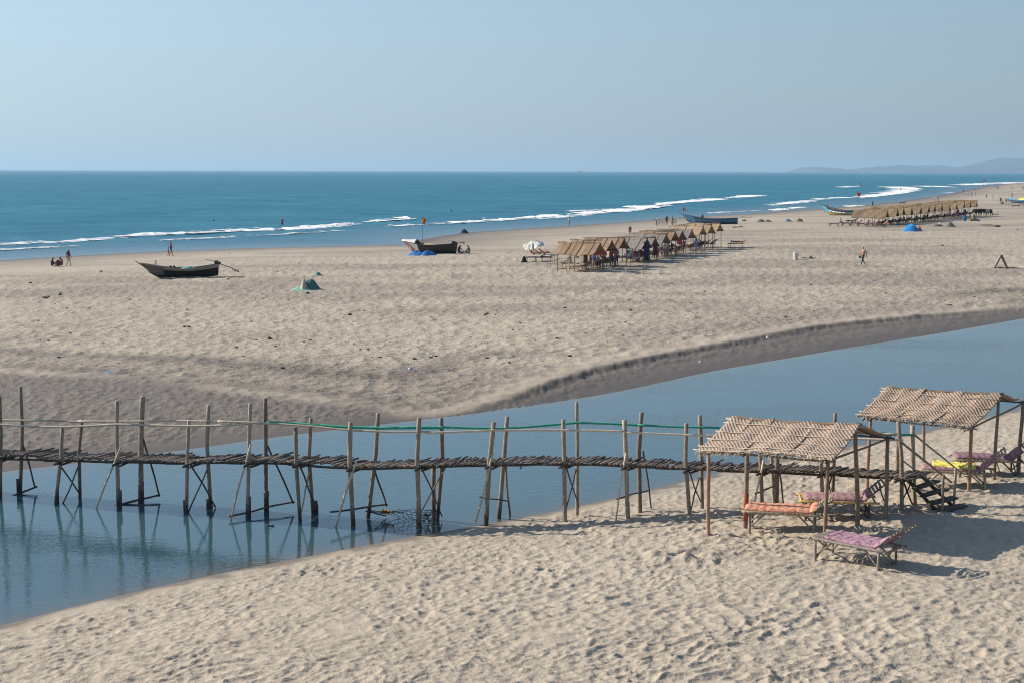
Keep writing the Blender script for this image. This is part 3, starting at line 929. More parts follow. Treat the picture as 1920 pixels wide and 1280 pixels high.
rail('green_handrail', [(1195, 796), (1260, 799.5), (1340, 801), (1450, 805), (1580, 810), (1713, 815)], .92, .029, W_GREEN)
# the steps down to the sand
top_f, top_b = fp(1700, 889), bp(1722, 884)
bot_f, bot_b = G(1762, 955), G(1795, 948)
top_b.z = top_f.z
for a, b in ((top_f, bot_f), (top_b, bot_b)):
    wpole('step_stringer', [a + Vector((-.05, 0, -.05)), b + Vector((0, 0, -.12))], .05, W_DARK, wob=.006)
for i, f in enumerate((.16, .40, .62, .84)):
    a, b = top_f.lerp(bot_f, f), top_b.lerp(bot_b, f)
    z = (a.z + b.z) / 2 + .05
    c = (a + b) / 2 - BO; c.z = z
    dv = (b - a); ang = math.atan2(dv.y, dv.x)
    mb = MB()
    rt = Matrix.Rotation(ang, 3, 'Z') @ Matrix.Rotation(rng.uniform(-.08, .08), 3, 'X')
    mb.box(c, (dv.length + .32, .20, .045), rt)
    mb.box(c + Vector((-.05 * math.sin(ang) - .13 * math.sin(ang), .18 * math.cos(ang) * -1, -.012)), (dv.length + .2, .12, .04), rt)
    mb.build('step', W_DARK, bridge)
mb = MB(); c = (bot_f + bot_b) / 2 - BO
mb.box(c + Vector((.05, -.1, .03)), (.9, .24, .06), Matrix.Rotation(math.atan2((bot_b - bot_f).y, (bot_b - bot_f).x), 3, 'Z'))
mb.build('step', W_DARK, bridge)
pf, pb = G(1765, 958), G(1789, 945)
wpole('post', [pf + Vector((0, 0, -.3)), pf + Vector((.02, 0, .92))], .036, W_POST)
wpole('post', [pb + Vector((0, 0, -.3)), pb + Vector((0, 0, .92))], .036, W_BAMB)
wpole('handrail', [fp(1686, 825), pf + Vector((.22, -.02, .72))], .032, W_BAMB, wob=.004)
wpole('handrail', [bp(1713, 813), pb + Vector((.15, 0, .80))], .026, W_BAMB, wob=.004)
wpole('handrail', [fp(1686, 858), pf + Vector((.06, 0, .50))], .022, W_BAMB, wob=.004)

# a torn fishing net caught on the posts
def net_mat(name, c):
    return dye(c, name)
net = MB(); nr = random.Random(3)
o0 = mp(706, 958, 1.2); nx = 17
def npt(u, v):
    px = 690 + u * 132; py = 957 + 12 * u + (v - .5) * (6 + 30 * u ** 2.2) + math.sin(u * 9 + v * 3) * 2
    return mp(px, py, 1.0 - .35 * u + (v - .5) * .5)
for j in range(6):
    net.tube([npt(i / 16, j / 5) - o0 + Vector((0, 0, nr.uniform(-.03, .03))) for i in range(17)], .008, 3)
for i in range(17):
    net.tube([npt(i / 16, j / 5) - o0 + Vector((nr.uniform(-.05, .05), 0, 0)) for j in range(6)], .007, 3)
for _ in range(46):
    u, v = .74 + .26 * nr.random(), nr.random()
    u2, v2 = min(1, max(.7, u + nr.uniform(-.12, .12))), min(1, max(0, v + nr.uniform(-.5, .5)))
    net.tube([npt(u, v) - o0, npt(u2, v2) - o0], .008, 3)
n_root = empty('fishing_net', o0, 0, 'torn dark fishing net snagged on the bridge posts at the water', 'net')
net.build('mesh', dye((.03, .035, .05), 'net'), n_root)
yb = MB(); yb.ball(mp(722, 958, 1.1) - o0, (.07, .06, .06)); yb.ball(mp(727, 959, 1.1) - o0, (.09, .06, .045)); yb.ball(mp(735, 959, 1.05) - o0, (.06, .05, .04)); yb.ball(mp(718, 957, 1.1) - o0, (.05, .05, .05))
yb.build('float', dye((.72, .36, .02), 'yellow_plastic'), n_root, True)

# ------------------------------------------------------------------ thatched shelters in front
def weave_material(name, light, darkc, period, kind=0):
    t = NT(name); uv = t.uv()
    sep = t.n.new('ShaderNodeSeparateXYZ'); t.ln(uv, sep.inputs[0])
    nz = t.noise(uv, 2.2, 3, .6); nf = t.noise(uv, 26, 3, .6)
    u, v = sep.outputs[0], sep.outputs[1]
    w = t.math('MULTIPLY', t.math('SUBTRACT', nz, .5), .10)
    a = t.math('MULTIPLY', t.math('ADD', t.math('ADD', u, t.math('MULTIPLY', v, -.75)), w), 6.2832 / period)
    b = t.math('MULTIPLY', t.math('ADD', t.math('ADD', u, t.math('MULTIPLY', v, .9)), w), 6.2832 / period)
    sa, sb = t.math('SINE', a), t.math('SINE', b)
    h = t.math('ADD', t.math('MULTIPLY', sa, .36), t.math('MULTIPLY', t.math('MULTIPLY', sa, sb), .16))
    h = t.math('ADD', h, t.math('MULTIPLY', sb, .10))
    h = t.math('ADD', t.math('ADD', h, .5), t.math('MULTIPLY', t.math('SUBTRACT', nf, .5), .5))
    c = t.mix(t.ramp(h, [(.22, 0.0), (.68, 1.0)]), darkc, light)
    big = t.noise(uv, .9, 3, .6)
    c = t.mix(t.math('MULTIPLY', t.ramp(big, [(.4, 0.0), (.7, 1.0)]), .35), c, tuple(x * .62 for x in light))
    r = t.math('MULTIPLY_ADD', t.rnd(), .28, .86)
    n = t.n.new('ShaderNodeVectorMath'); n.operation = 'SCALE'; t.ln(c, n.inputs[0]); t.ln(r, n.inputs[3])
    return t.out(n.outputs[0], .85, t.bump(h, .8, .025))
MAT_WEAVE = weave_material('plaited_palm', (.46, .34, .255), (.26, .185, .135), .088)
MAT_WEAVE2 = weave_material('plaited_palm_tan', (.48, .35, .245), (.275, .19, .13), .095)
RIDGE_M = wood('ridge_leaf', (.10, .07, .05), (.26, .185, .125), 2.0)
UNDER = None

def uv_slab(fn, nu, nv, th, size, off=(0, 0)):
    """closed thin sheet over fn(u, v) with uv in metres"""
    mb = MB(); mb.slab(fn, nu, nv, th)
    w = nu + 1; n = w * (nv + 1)
    uvs = [((i / nu) * size[0] + off[0], (j / nv) * size[1] + off[1]) for j in range(nv + 1) for i in range(nu + 1)]
    return mb, uvs + uvs
def mesh_uv(mb, uvs, name, mats, smooth=True):
    me = mb.mesh(name, mats, smooth)
    lay = me.uv_layers.new(name='UVMap')
    vi = np.empty(len(me.loops), np.int32); me.loops.foreach_get('vertex_index', vi)
    lay.data.foreach_set('uv', np.array(uvs, np.float32)[vi].ravel())
    return me

def big_shelter(label, NL, NR, ML, MR, FL, FR, eL, eR, rL, rR, fL, fR, mats, seed, redpost=None, tops=None):
    """posts at ground points; roof corners given: near eave, ridge, far eave (left and right)"""
    g = random.Random(seed)
    root = empty('thatched_shelter', ((NL + NR + FL + FR) / 4), 0, label, 'beach shelter', 'thatched shelters on the near bank')
    root.location.z = zat(root.location.x, root.location.y)
    o = Vector(root.location)
    c = dict(eL=eL - o, eR=eR - o, rL=rL - o, rR=rR - o, fL=fL - o, fR=fR - o)
    def slope(near):
        a0, a1 = c['rL'], c['rR']
        b0, b1 = (c['eL'], c['eR']) if near else (c['fL'], c['fR'])
        ph = g.random() * 6
        def fn(u, v):
            p = a0.lerp(a1, u).lerp(b0.lerp(b1, u), v)
            p = p + Vector((0, 0, -.055 * math.sin(math.pi * v) - .05 * v * math.sin(u * 5 + ph) - .035 * math.sin(u * math.pi) * (1 - v) + .012 * math.sin(u * 23 + v * 4)))
            return p
        return fn
    fns = {True: slope(True), False: slope(False)}
    Lr = (rR - rL).length; Ls = (eL - rL).length
    n = 6
    for near in (True, False):
        fn = fns[near]
        for k in range(n):
            u0 = k / n - (.014 if k else 0); u1 = (k + 1) / n + (.014 if k < n - 1 else 0)
            ext = g.uniform(-.01, .045); lift = (k % 2) * .007 + g.random() * .004
            ph = g.random() * 6
            def f2(u, v, u0=u0, u1=u1, ext=ext, lift=lift, ph=ph):
                rag = (ext + .018 * math.sin(u * 17 + ph) + .012 * math.sin(u * 41 + ph)) * (1 if v > .99 else 0)
                sag = .015 * math.sin(u * 7 + ph) * math.sin(v * 6 + ph)
                return fn(u0 + (u1 - u0) * u, v * (1 + rag)) + Vector((0, 0, lift + sag))
            mb, uvs = uv_slab(f2, 16, 12, .018, ((u1 - u0) * Lr, Ls), (k * 3.3 + seed, k * 1.7))
            link('palm_mat', mesh_uv(mb, uvs, 'palm_mat', mats), root)
        # battens tied across the mats
        for v in ((.17, .40, .62, .86, .985) if near else (.3, .65, .98)):
            mb = MB(); ph = g.random() * 6
            mb.tube([fn(-.02 + 1.03 * i / 14, v) + Vector((0, 0, .035 + .008 * math.sin(i + ph))) for i in range(15)], [.012 + .003 * g.random() for _ in range(15)], 5)
            mb.build('batten', W_PALE, root, True)
        # rafters beneath
        for u in (.06, .36, .66, .95):
            mb = MB(); mb.tube([fn(u, v) + Vector((0, 0, -.06)) for v in (0, .25, .5, .75, 1.02)], .022, 5)
            mb.build('rafter', W_DARK, root, True)
        # frayed leaf tips along the eave
        mb = MB()
        for i in range(100 if near else 60):
            u = g.random(); p = fn(u, 1.0)
            q = fn(min(1, max(0, u + g.uniform(-.02, .02))), 1.0)
            dn = (fn(u, 1) - fn(u, .9)).normalized() * (.04 + .16 * g.random() ** 2) + Vector((0, 0, -.10 * g.random() ** 2))
            w = (fn(min(1, u + .01), 1) - fn(u - .01, 1)).normalized() * (.008 + .012 * g.random())
            mb.add([p - w, p + w, p + w * .3 + dn + (q - p), p - w * .3 + dn + (q - p)], [(0, 1, 2, 3)])
        fo = mb.build('frayed_edge', W_BAMB, root); fo['kind'] = 'stuff'
    # ridge: pole and a folded cap of old leaves
    mb = MB(); mb.tube([c['rL'].lerp(c['rR'], t) + Vector((0, 0, -.05)) for t in np.linspace(-.05, 1.04, 8)], .03, 6)
    mb.build('ridge_pole', W_BAMB, root, True)
    def cap(u, v):
        s = (v - .5) * 2
        p = c['rL'].lerp(c['rR'], u * .98 + .01) + Vector((0, 0, -.035 * math.sin(u * math.pi)))
        q = (fns[True](u, .055) if s < 0 else fns[False](u, .06))
        p = p.lerp(q, abs(s) * (.8 + .3 * math.sin(u * 31) * .5))
        return p + Vector((0, 0, .03 + .008 * math.sin(u * 40)))
    mb = MB(); mb.slab(cap, 30, 4, .012); mb.build('ridge_cap', RIDGE_M, root, True)
    # posts and beams
    tp = {}
    for nm, gp, fnu in (('NL', NL, (True, .93)), ('NR', NR, (True, .93)), ('ML', ML, (True, .06)), ('MR', MR, (True, .06)), ('FL', FL, (False, .93)), ('FR', FR, (False, .93))):
        fn = fns[fnu[0]]; best = None
        gl = gp - o
        for i in range(61):
            q = fn(i / 60, fnu[1])
            d = (q.x - gl.x) ** 2 + (q.y - gl.y) ** 2
            if best is None or d < best[0]: best = (d, q)
        top = Vector((gl.x * .55 + best[1].x * .45, gl.y * .55 + best[1].y * .45, best[1].z - .03))
        if tops and nm in tops: top = tops[nm] - o
        tp[nm] = top
        mb = MB(); r = .042 + .012 * g.random()
        base = gl + Vector((0, 0, -.45))
        j = Vector((g.uniform(-.035, .035), g.uniform(-.02, .02), 0))
        pts = [base] + [base.lerp(top, t) + j * math.sin(t * 4) for t in (.2, .4, .6, .8)] + [top]
        mb.tube(pts, [r * (1.12 - .2 * t + g.uniform(-.06, .06)) for t in (0, .2, .4, .6, .8, 1)], 8)
        mt = W_RED if nm in ('NL', 'NR') else W_POST
        po = mb.build('post', mt, root, True)
        if redpost == nm:
            m2 = MB(); m2.tube([base.lerp(top, .2) + j * .7, base.lerp(top, .32) + j, base.lerp(top, .42) + j], r * 1.2, 8)
            m2.build('painted_band', W_PAINT, po, True)
    for a, b in (('NL', 'NR'), ('FL', 'FR'), ('NL', 'FL'), ('NR', 'FR')):
        mb = MB(); A, B = tp[a], tp[b]; d = (B - A) * .06
        mb.pole(A - d + Vector((0, 0, -.05)), B + d + Vector((0, 0, -.05)), .026, .022, 6, 5, .006, g)
        mb.build('beam', W_DARK if a[0] == 'F' else W_POST, root, True)
    return root

gA = dict(NL=G(1331, 1002), NR=G(1547, 1028), ML=G(1397, 987), MR=G(1608, 985), FL=G(1457, 955), FR=G(1659, 971))
rLA = P(1373, 781, 32.7); rRA = P(1614, 795, 31.0)
eLA = P(1304, 842, 31.35); eRA = P(1563, 863, 29.45)
fRA = P(1682, 812, 32.6)
fLA = rLA + (fRA - rRA) + Vector((0, 0, -.05))
shelter_A = big_shelter('woven palm leaf shelter in front of the bridge, purple mattress bed before it', gA['NL'], gA['NR'], gA['ML'], gA['MR'], gA['FL'], gA['FR'],
            eLA, eRA, rLA, rRA, fLA, fRA, MAT_WEAVE, 3, 'ML')
gB = dict(NL=G(1628, 917), NR=G(1817, 917), ML=G(1684, 893), MR=G(1866, 900), FL=G(1733, 873), FR=G(1911, 886))
rLB = P(1663, 725, 38.0); rRB = P(1882, 738, 36.6)
eLB = P(1607, 776, 36.3); eRB = P(1820, 805, 35.2)
fRB = P(1926, 753, 37.9)
fLB = rLB + (fRB - rRB)
shelter_B = big_shelter('woven palm leaf shelter beside the bridge steps, ridge highest at far right', gB['NL'], gB['NR'], gB['ML'], gB['MR'], gB['FL'], gB['FR'],
            eLB, eRB, rLB, rRB, fLB, fRB, MAT_WEAVE2, 8)

# ------------------------------------------------------------------ bamboo sun beds
def quilt_material(name, c1, c2):
    t = NT(name); o = t.obj()
    n = t.noise(o, 5, 4, .6)
    v = t.node('ShaderNodeTexVoronoi'); v.inputs['Scale'].default_value = 9; t.ln(o, v.inputs['Vector'])
    n2 = t.noise(o, 22, 3, .65)
    f = t.math('ADD', t.math('MULTIPLY', n2, .6), t.math('MULTIPLY', v.outputs['Distance'], .6))
    c = t.mix(t.ramp(f, [(.40, 0.0), (.60, 1.0)]), c1, c2)
    return t.out(c, .9, t.bump(n, .4, .03))
Q_PINK = quilt_material('purple_quilt', (.17, .06, .105), (.36, .22, .27))
Q_RED = quilt_material('red_quilt', (.44, .085, .065), (.62, .33, .22))
Q_ROSE = quilt_material('rose_quilt', (.21, .09, .12), (.36, .215, .225))
Q_MAUVE = quilt_material('mauve_quilt', (.14, .07, .095), (.26, .15, .19))
Q_TOWEL = quilt_material('yellow_towel', (.55, .47, .06), (.72, .64, .16))

def bed_tilt(x, hinge, ang):
    """position along the bed, bent upward behind the hinge"""
    if x <= hinge: return x, 0.0
    return hinge + (x - hinge) * math.cos(ang), (x - hinge) * math.sin(ang)
def make_bed(loc, rz, label, quilt, frame_mat, q0=.06, q1=2.1, hinge=1.5, ang=R(38), seed=1, group='bamboo sun beds', towel=None, H=.44, W=.37, detail=True, back=.78, legmat=None):
    g = random.Random(seed)
    root = empty('sun_bed', loc, rz, label, 'sun bed', group)
    legmat = legmat or frame_mat
    n = 7 if detail else 4
    for s in (-1, 1):
        mb = MB(); mb.pole((-.06, s * W, H), (1.86, s * W, H + .01), .034, .03, n, 6, .004, g); mb.build('frame_pole', frame_mat, root, True)
    if detail:
        for x in (.02, .98, 1.78):
            mb = MB(); mb.pole((x, -W - .05, H + .002), (x, W + .05, H), .024, .022, 6, 3, .004, g); mb.build('cross_pole', frame_mat, root, True)
        for k in range(15):
            x = .1 + k * .096
            mb = MB(); mb.box((x, 0, H + .03), (.062, 2 * W + .03, .012), Matrix.Rotation(g.uniform(-.03, .03), 3, 'Z')); mb.build('slat', frame_mat, root)
    else:
        mb = MB(); mb.box((.75, 0, H + .025), (1.55, 2 * W, .015)); mb.build('slat_base', frame_mat, root)
    for x in (.12, 1.62):
        for s in (-1, 1):
            mb = MB(); mb.pole((x, s * (W - .02), H), (x + g.uniform(-.03, .03), s * (W + .0), -.18), .026, .03, n, 3, .01, g); mb.build('leg', legmat, root, True)
    if detail:
        for x, d in ((.12, 1), (1.62, -1)):
            for s in (-1, 1):
                mb = MB(); mb.pole((x, s * (W - .06), .06), (x + d * .40, s * (W - .08), H - .01), .02, .018, 6, 3, .01, g); mb.build('brace', legmat, root, True)
                mb = MB(); mb.pole((x + .03 * s, -s * (W - .04), .03), (x - .03 * s, s * (W - .04), H - .03), .018, .016, 6, 3, .01, g); mb.build('brace', legmat, root, True)
    # backrest: two rails and slats behind the hinge
    br = empty('backrest', (hinge, 0, H + .035)); br.parent = root; br.rotation_euler = (0, -ang, 0)
    for s in (-1, 1):
        mb = MB(); mb.pole((-.02, s * (W - .05), 0), (back, s * (W - .07), 0), .02, .018, n - 1, 4, .006, g); mb.build('rail', legmat, br, True)
    for k in range(9 if detail else 3):
        mb = MB(); x = .06 + k * (back - .08) / (8 if detail else 2)
        mb.box((x, 0, .022), (.05 if detail else .12, 2 * W - .04, .014), Matrix.Rotation(g.uniform(-.04, .04), 3, 'Z')); mb.build('slat', legmat, br)
    mb = MB(); xe, ze = bed_tilt(hinge + back * .62, hinge, ang)
    mb.pole((xe, 0, ze + H), (xe + .12, 0, H - .0), .016, .016, 5, 2, .01, g); mb.build('prop', legmat, root, True)
    # quilted mattress
    if quilt:
        w = W - .015
        def top(u, v, th=.066):
            x = q0 + (q1 - q0) * u
            X, Z = bed_tilt(x, hinge, ang)
            e = min(1, min(u, 1 - u) * (q1 - q0) / .06, min(v, 1 - v) * 2 * w / .06)
            tuft = abs(math.sin((x - q0) / .17 * math.pi)) ** .5 * abs(math.sin(v * 4 * math.pi)) ** .5
            h = th * (.40 + .6 * max(0, e) ** .5) * (.70 + .36 * tuft)
            dx = -math.sin(ang) * h if x > hinge else 0
            dz = h * (math.cos(ang) if x > hinge else 1)
            return Vector((X + dx, (v - .5) * 2 * w + .008 * math.sin(x * 9), H + .042 + Z + dz + .012 * math.sin(x * 4 + seed)))
        def bot(u, v):
            x = q0 + (q1 - q0) * u
            X, Z = bed_tilt(x, hinge, ang)
            return Vector((X, (v - .5) * 2 * w, H + .040 + Z))
        mb = MB(); nu, nv = (46, 20) if detail else (12, 3)
        mb.grid(top, nu, nv)
        mb.grid(lambda u, v: bot(u, 1 - v), nu, nv)
        for v in (0, 1): mb.grid(lambda u, t, v=v: (bot(u, v).lerp(top(u, v), t if v == 0 else 1 - t)), nu, 1)
        for u in (0, 1): mb.grid(lambda v, t, u=u: (bot(u, v).lerp(top(u, v), 1 - t if u == 0 else t)), nv, 1)
        mb.build('mattress', quilt, root, True)
    return root
def bed_from_legs(p1, p2, W=.37, s=0.12):
    a, b = G(*p1), G(*p2)
    d = b - a; d.z = 0; d.normalize()
    w = Vector((-d.y, d.x, 0))
    loc = a - d * s + w * W
    loc.z = min(a.z, b.z) + .02
    return loc, math.atan2(d.y, d.x)
l, rz = bed_from_legs((1527, 1048), (1648, 1068))
make_bed(l, rz, 'sunlit bamboo sun bed with purple quilted mattress, alone in front of the shelters', Q_PINK, W_GREY, q0=.30, q1=1.92, seed=2, ang=R(40), back=.80)
l, rz = bed_from_legs((1404, 995), (1515, 995))
make_bed(l, rz, 'bamboo sun bed with red and yellow mattress, half under the shelter before the bridge', Q_RED, W_BAMB, q0=.0, q1=1.72, seed=3, ang=R(33), back=.62, legmat=W_GREY)
l, rz = bed_from_legs((1510, 975), (1622, 972))
make_bed(l, rz, 'sun bed of thick yellow bamboo with rose mattress, far side of the front shelter', Q_ROSE, W_YEL, q0=.12, q1=1.78, seed=4, ang=R(42), back=.85, legmat=W_DARK)
l, rz = bed_from_legs((1735, 914), (1829, 914))
bed4 = make_bed(l, rz, 'bamboo sun bed with yellow towel spread on its rose mattress, near the steps', Q_ROSE, W_BAMB, q0=.0, q1=2.0, seed=5, ang=R(44), back=.85)
b4 = (Vector(l), rz)
l, rz = bed_from_legs((1800, 893), (1894, 891))
make_bed(l, rz, 'sun bed with mauve mattress and raised back at the right edge, under the rear shelter', Q_MAUVE, W_POST, q0=.0, q1=1.85, seed=6, ang=R(42), back=.9, legmat=W_DARK)
# yellow towel lying on the fourth bed
mb = MB(); g = random.Random(5)
mb.slab(lambda u, v: Vector((.28 + 1.1 * u, -.30 + .66 * v + .03 * math.sin(u * 6), .585 + .018 * math.sin(u * 13) * math.sin(v * 7) + .01 * math.sin(u * 31 + v * 9) - (.03 if v < .02 else 0))), 30, 12, .008)
tag(mb.build('towel', Q_TOWEL, None, True, b4[0]), 'crumpled yellow towel lying on a rose mattress under the rear shelter', 'towel').rotation_euler = (0, 0, b4[1])

# ------------------------------------------------------------------ people
BONES = [('pelvis','waist','hipz'),('waist','chest','torso'),('chest','neck','torso'),('neck','head','head'),('head','crown','head'),('head','nose','head'),
         ('chest','sl','torso'),('sl','el','uarm'),('el','wl','farm'),('wl','hl','farm'),
         ('chest','sr','torso'),('sr','er','uarm'),('er','wr','farm'),('wr','hr','farm'),
         ('pelvis','pl','hipz'),('pl','kl','thigh'),('kl','al','shin'),('al','tl','foot'),
         ('pelvis','pr','hipz'),('pr','kr','thigh'),('kr','ar','shin'),('ar','tr','foot')]
RAD = dict(pelvis=.135, waist=.12, chest=.145, neck=.052, head=.088, crown=.078, nose=.02, sl=.062, el=.042, wl=.03, hl=.036, sr=.062, er=.042, wr=.03, hr=.036,
           pl=.088, kl=.056, al=.038, tl=.034, pr=.088, kr=.056, ar=.038, tr=.034)
STAND = dict(pelvis=(0,0,.93), waist=(0,0,1.09), chest=(0,.01,1.29), neck=(0,0,1.47), head=(0,-.02,1.57), crown=(0,-.01,1.66), nose=(0,-.115,1.575),
             sl=(.17,.01,1.39), el=(.225,.03,1.12), wl=(.235,-.05,.88), hl=(.235,-.08,.79), sr=(-.17,.01,1.39), er=(-.225,.03,1.12), wr=(-.235,-.05,.88), hr=(-.235,-.08,.79),
             pl=(.09,0,.88), kl=(.10,-.02,.48), al=(.105,.03,.08), tl=(.125,-.13,.035), pr=(-.09,0,.88), kr=(-.10,-.02,.48), ar=(-.105,.03,.08), tr=(-.125,-.13,.035))
def pz(base, **kw):
    d = dict(base); d.update(kw); return d
WALK = pz(STAND, kl=(.09,-.17,.50), al=(.09,-.30,.09), tl=(.10,-.45,.06), kr=(-.09,.06,.47), ar=(-.09,.36,.14), tr=(-.09,.27,.03),
          el=(.22,.14,1.14), wl=(.22,.20,.90), hl=(.22,.19,.81), er=(-.22,-.07,1.13), wr=(-.22,-.25,.95), hr=(-.22,-.32,.90))
WALK2 = pz(STAND, kl=(.09,-.10,.48), al=(.09,-.12,.08), tl=(.10,-.28,.035), kr=(-.09,-.01,.48), ar=(-.09,.22,.16), tr=(-.09,.12,.03),
          el=(.24,.06,1.13), wl=(.22,-.12,.95), hl=(.20,-.19,.90), er=(-.22,.08,1.13), wr=(-.22,.08,.88), hr=(-.22,.06,.79))
ARMS = pz(STAND, el=(.30,-.08,1.17), wl=(.10,-.20,1.22), hl=(.02,-.20,1.24), er=(-.30,-.08,1.17), wr=(-.10,-.20,1.20), hr=(-.02,-.21,1.22), kr=(-.10,-.10,.48), ar=(-.11,-.02,.09), tr=(-.13,-.17,.035))
HOLD = pz(STAND, el=(.22,.0,1.13), wl=(.18,-.24,1.05), hl=(.17,-.32,1.04), er=(-.22,.0,1.13), wr=(-.20,-.22,1.00), hr=(-.19,-.30,.99))
SITG = pz(STAND, pelvis=(0,.12,.13), waist=(0,.13,.30), chest=(0,.06,.50), neck=(0,0,.68), head=(0,-.04,.78), crown=(0,-.04,.87), nose=(0,-.14,.77),
          sl=(.17,.05,.60), el=(.26,-.08,.38), wl=(.14,-.30,.40), hl=(.08,-.36,.42), sr=(-.17,.05,.60), er=(-.26,-.08,.38), wr=(-.14,-.30,.40), hr=(-.08,-.36,.42),
          pl=(.09,.08,.13), kl=(.20,-.28,.44), al=(.13,-.50,.08), tl=(.14,-.64,.04), pr=(-.09,.08,.13), kr=(-.20,-.28,.44), ar=(-.13,-.50,.08), tr=(-.14,-.64,.04))
CROSS = pz(SITG, kl=(.36,-.26,.14), al=(-.04,-.36,.08), tl=(-.16,-.34,.05), kr=(-.36,-.26,.16), ar=(.06,-.30,.12), tr=(.18,-.30,.09), wl=(.24,-.30,.22), hl=(.18,-.36,.18), wr=(-.24,-.30,.22), hr=(-.18,-.36,.18))
SITB = pz(STAND, pelvis=(0,.10,.60), waist=(0,.12,.77), chest=(0,.08,.97), neck=(0,.03,1.15), head=(0,-.01,1.25), crown=(0,-.01,1.34), nose=(0,-.11,1.25),
          sl=(.17,.06,1.07), el=(.23,-.02,.82), wl=(.15,-.24,.72), hl=(.13,-.32,.70), sr=(-.17,.06,1.07), er=(-.23,-.02,.82), wr=(-.15,-.24,.72), hr=(-.13,-.32,.70),
          pl=(.09,.06,.58), kl=(.13,-.36,.56), al=(.12,-.36,.10), tl=(.13,-.51,.04), pr=(-.09,.06,.58), kr=(-.13,-.36,.56), ar=(-.12,-.34,.10), tr=(-.13,-.49,.04))
# lying back on a sun bed: feet towards -y, seat at z .62
LOUNGE = pz(STAND, pelvis=(0,0,.64), waist=(0,.13,.70), chest=(0,.30,.83), neck=(0,.45,.96), head=(0,.51,1.03), crown=(0,.56,1.10), nose=(0,.43,1.08),
            sl=(.17,.37,.92), el=(.26,.18,.76), wl=(.20,-.04,.72), hl=(.18,-.12,.72), sr=(-.17,.37,.92), er=(-.26,.18,.76), wr=(-.20,-.04,.72), hr=(-.18,-.12,.72),
            pl=(.09,-.05,.63), kl=(.12,-.44,.66), al=(.13,-.82,.62), tl=(.14,-.86,.74), pr=(-.09,-.05,.63), kr=(-.11,-.38,.84), ar=(-.11,-.70,.62), tr=(-.12,-.82,.61))
LIE = pz(LOUNGE, waist=(0,.15,.64), chest=(0,.36,.66), neck=(0,.54,.68), head=(0,.64,.71), crown=(0,.73,.72), nose=(0,.62,.81), sl=(.17,.45,.66), el=(.25,.20,.62), wl=(.22,-.04,.62), hl=(.21,-.13,.62), sr=(-.17,.45,.66), er=(-.30,.62,.66), wr=(-.12,.80,.68), hr=(-.04,.82,.70), kr=(-.11,-.44,.64), ar=(-.13,-.84,.62), tr=(-.14,-.87,.74))
POSES = dict(stand=STAND, walk=WALK, walk2=WALK2, arms=ARMS, hold=HOLD, sitg=SITG, cross=CROSS, sitb=SITB, lounge=LOUNGE, lie=LIE)
_bodies = {}
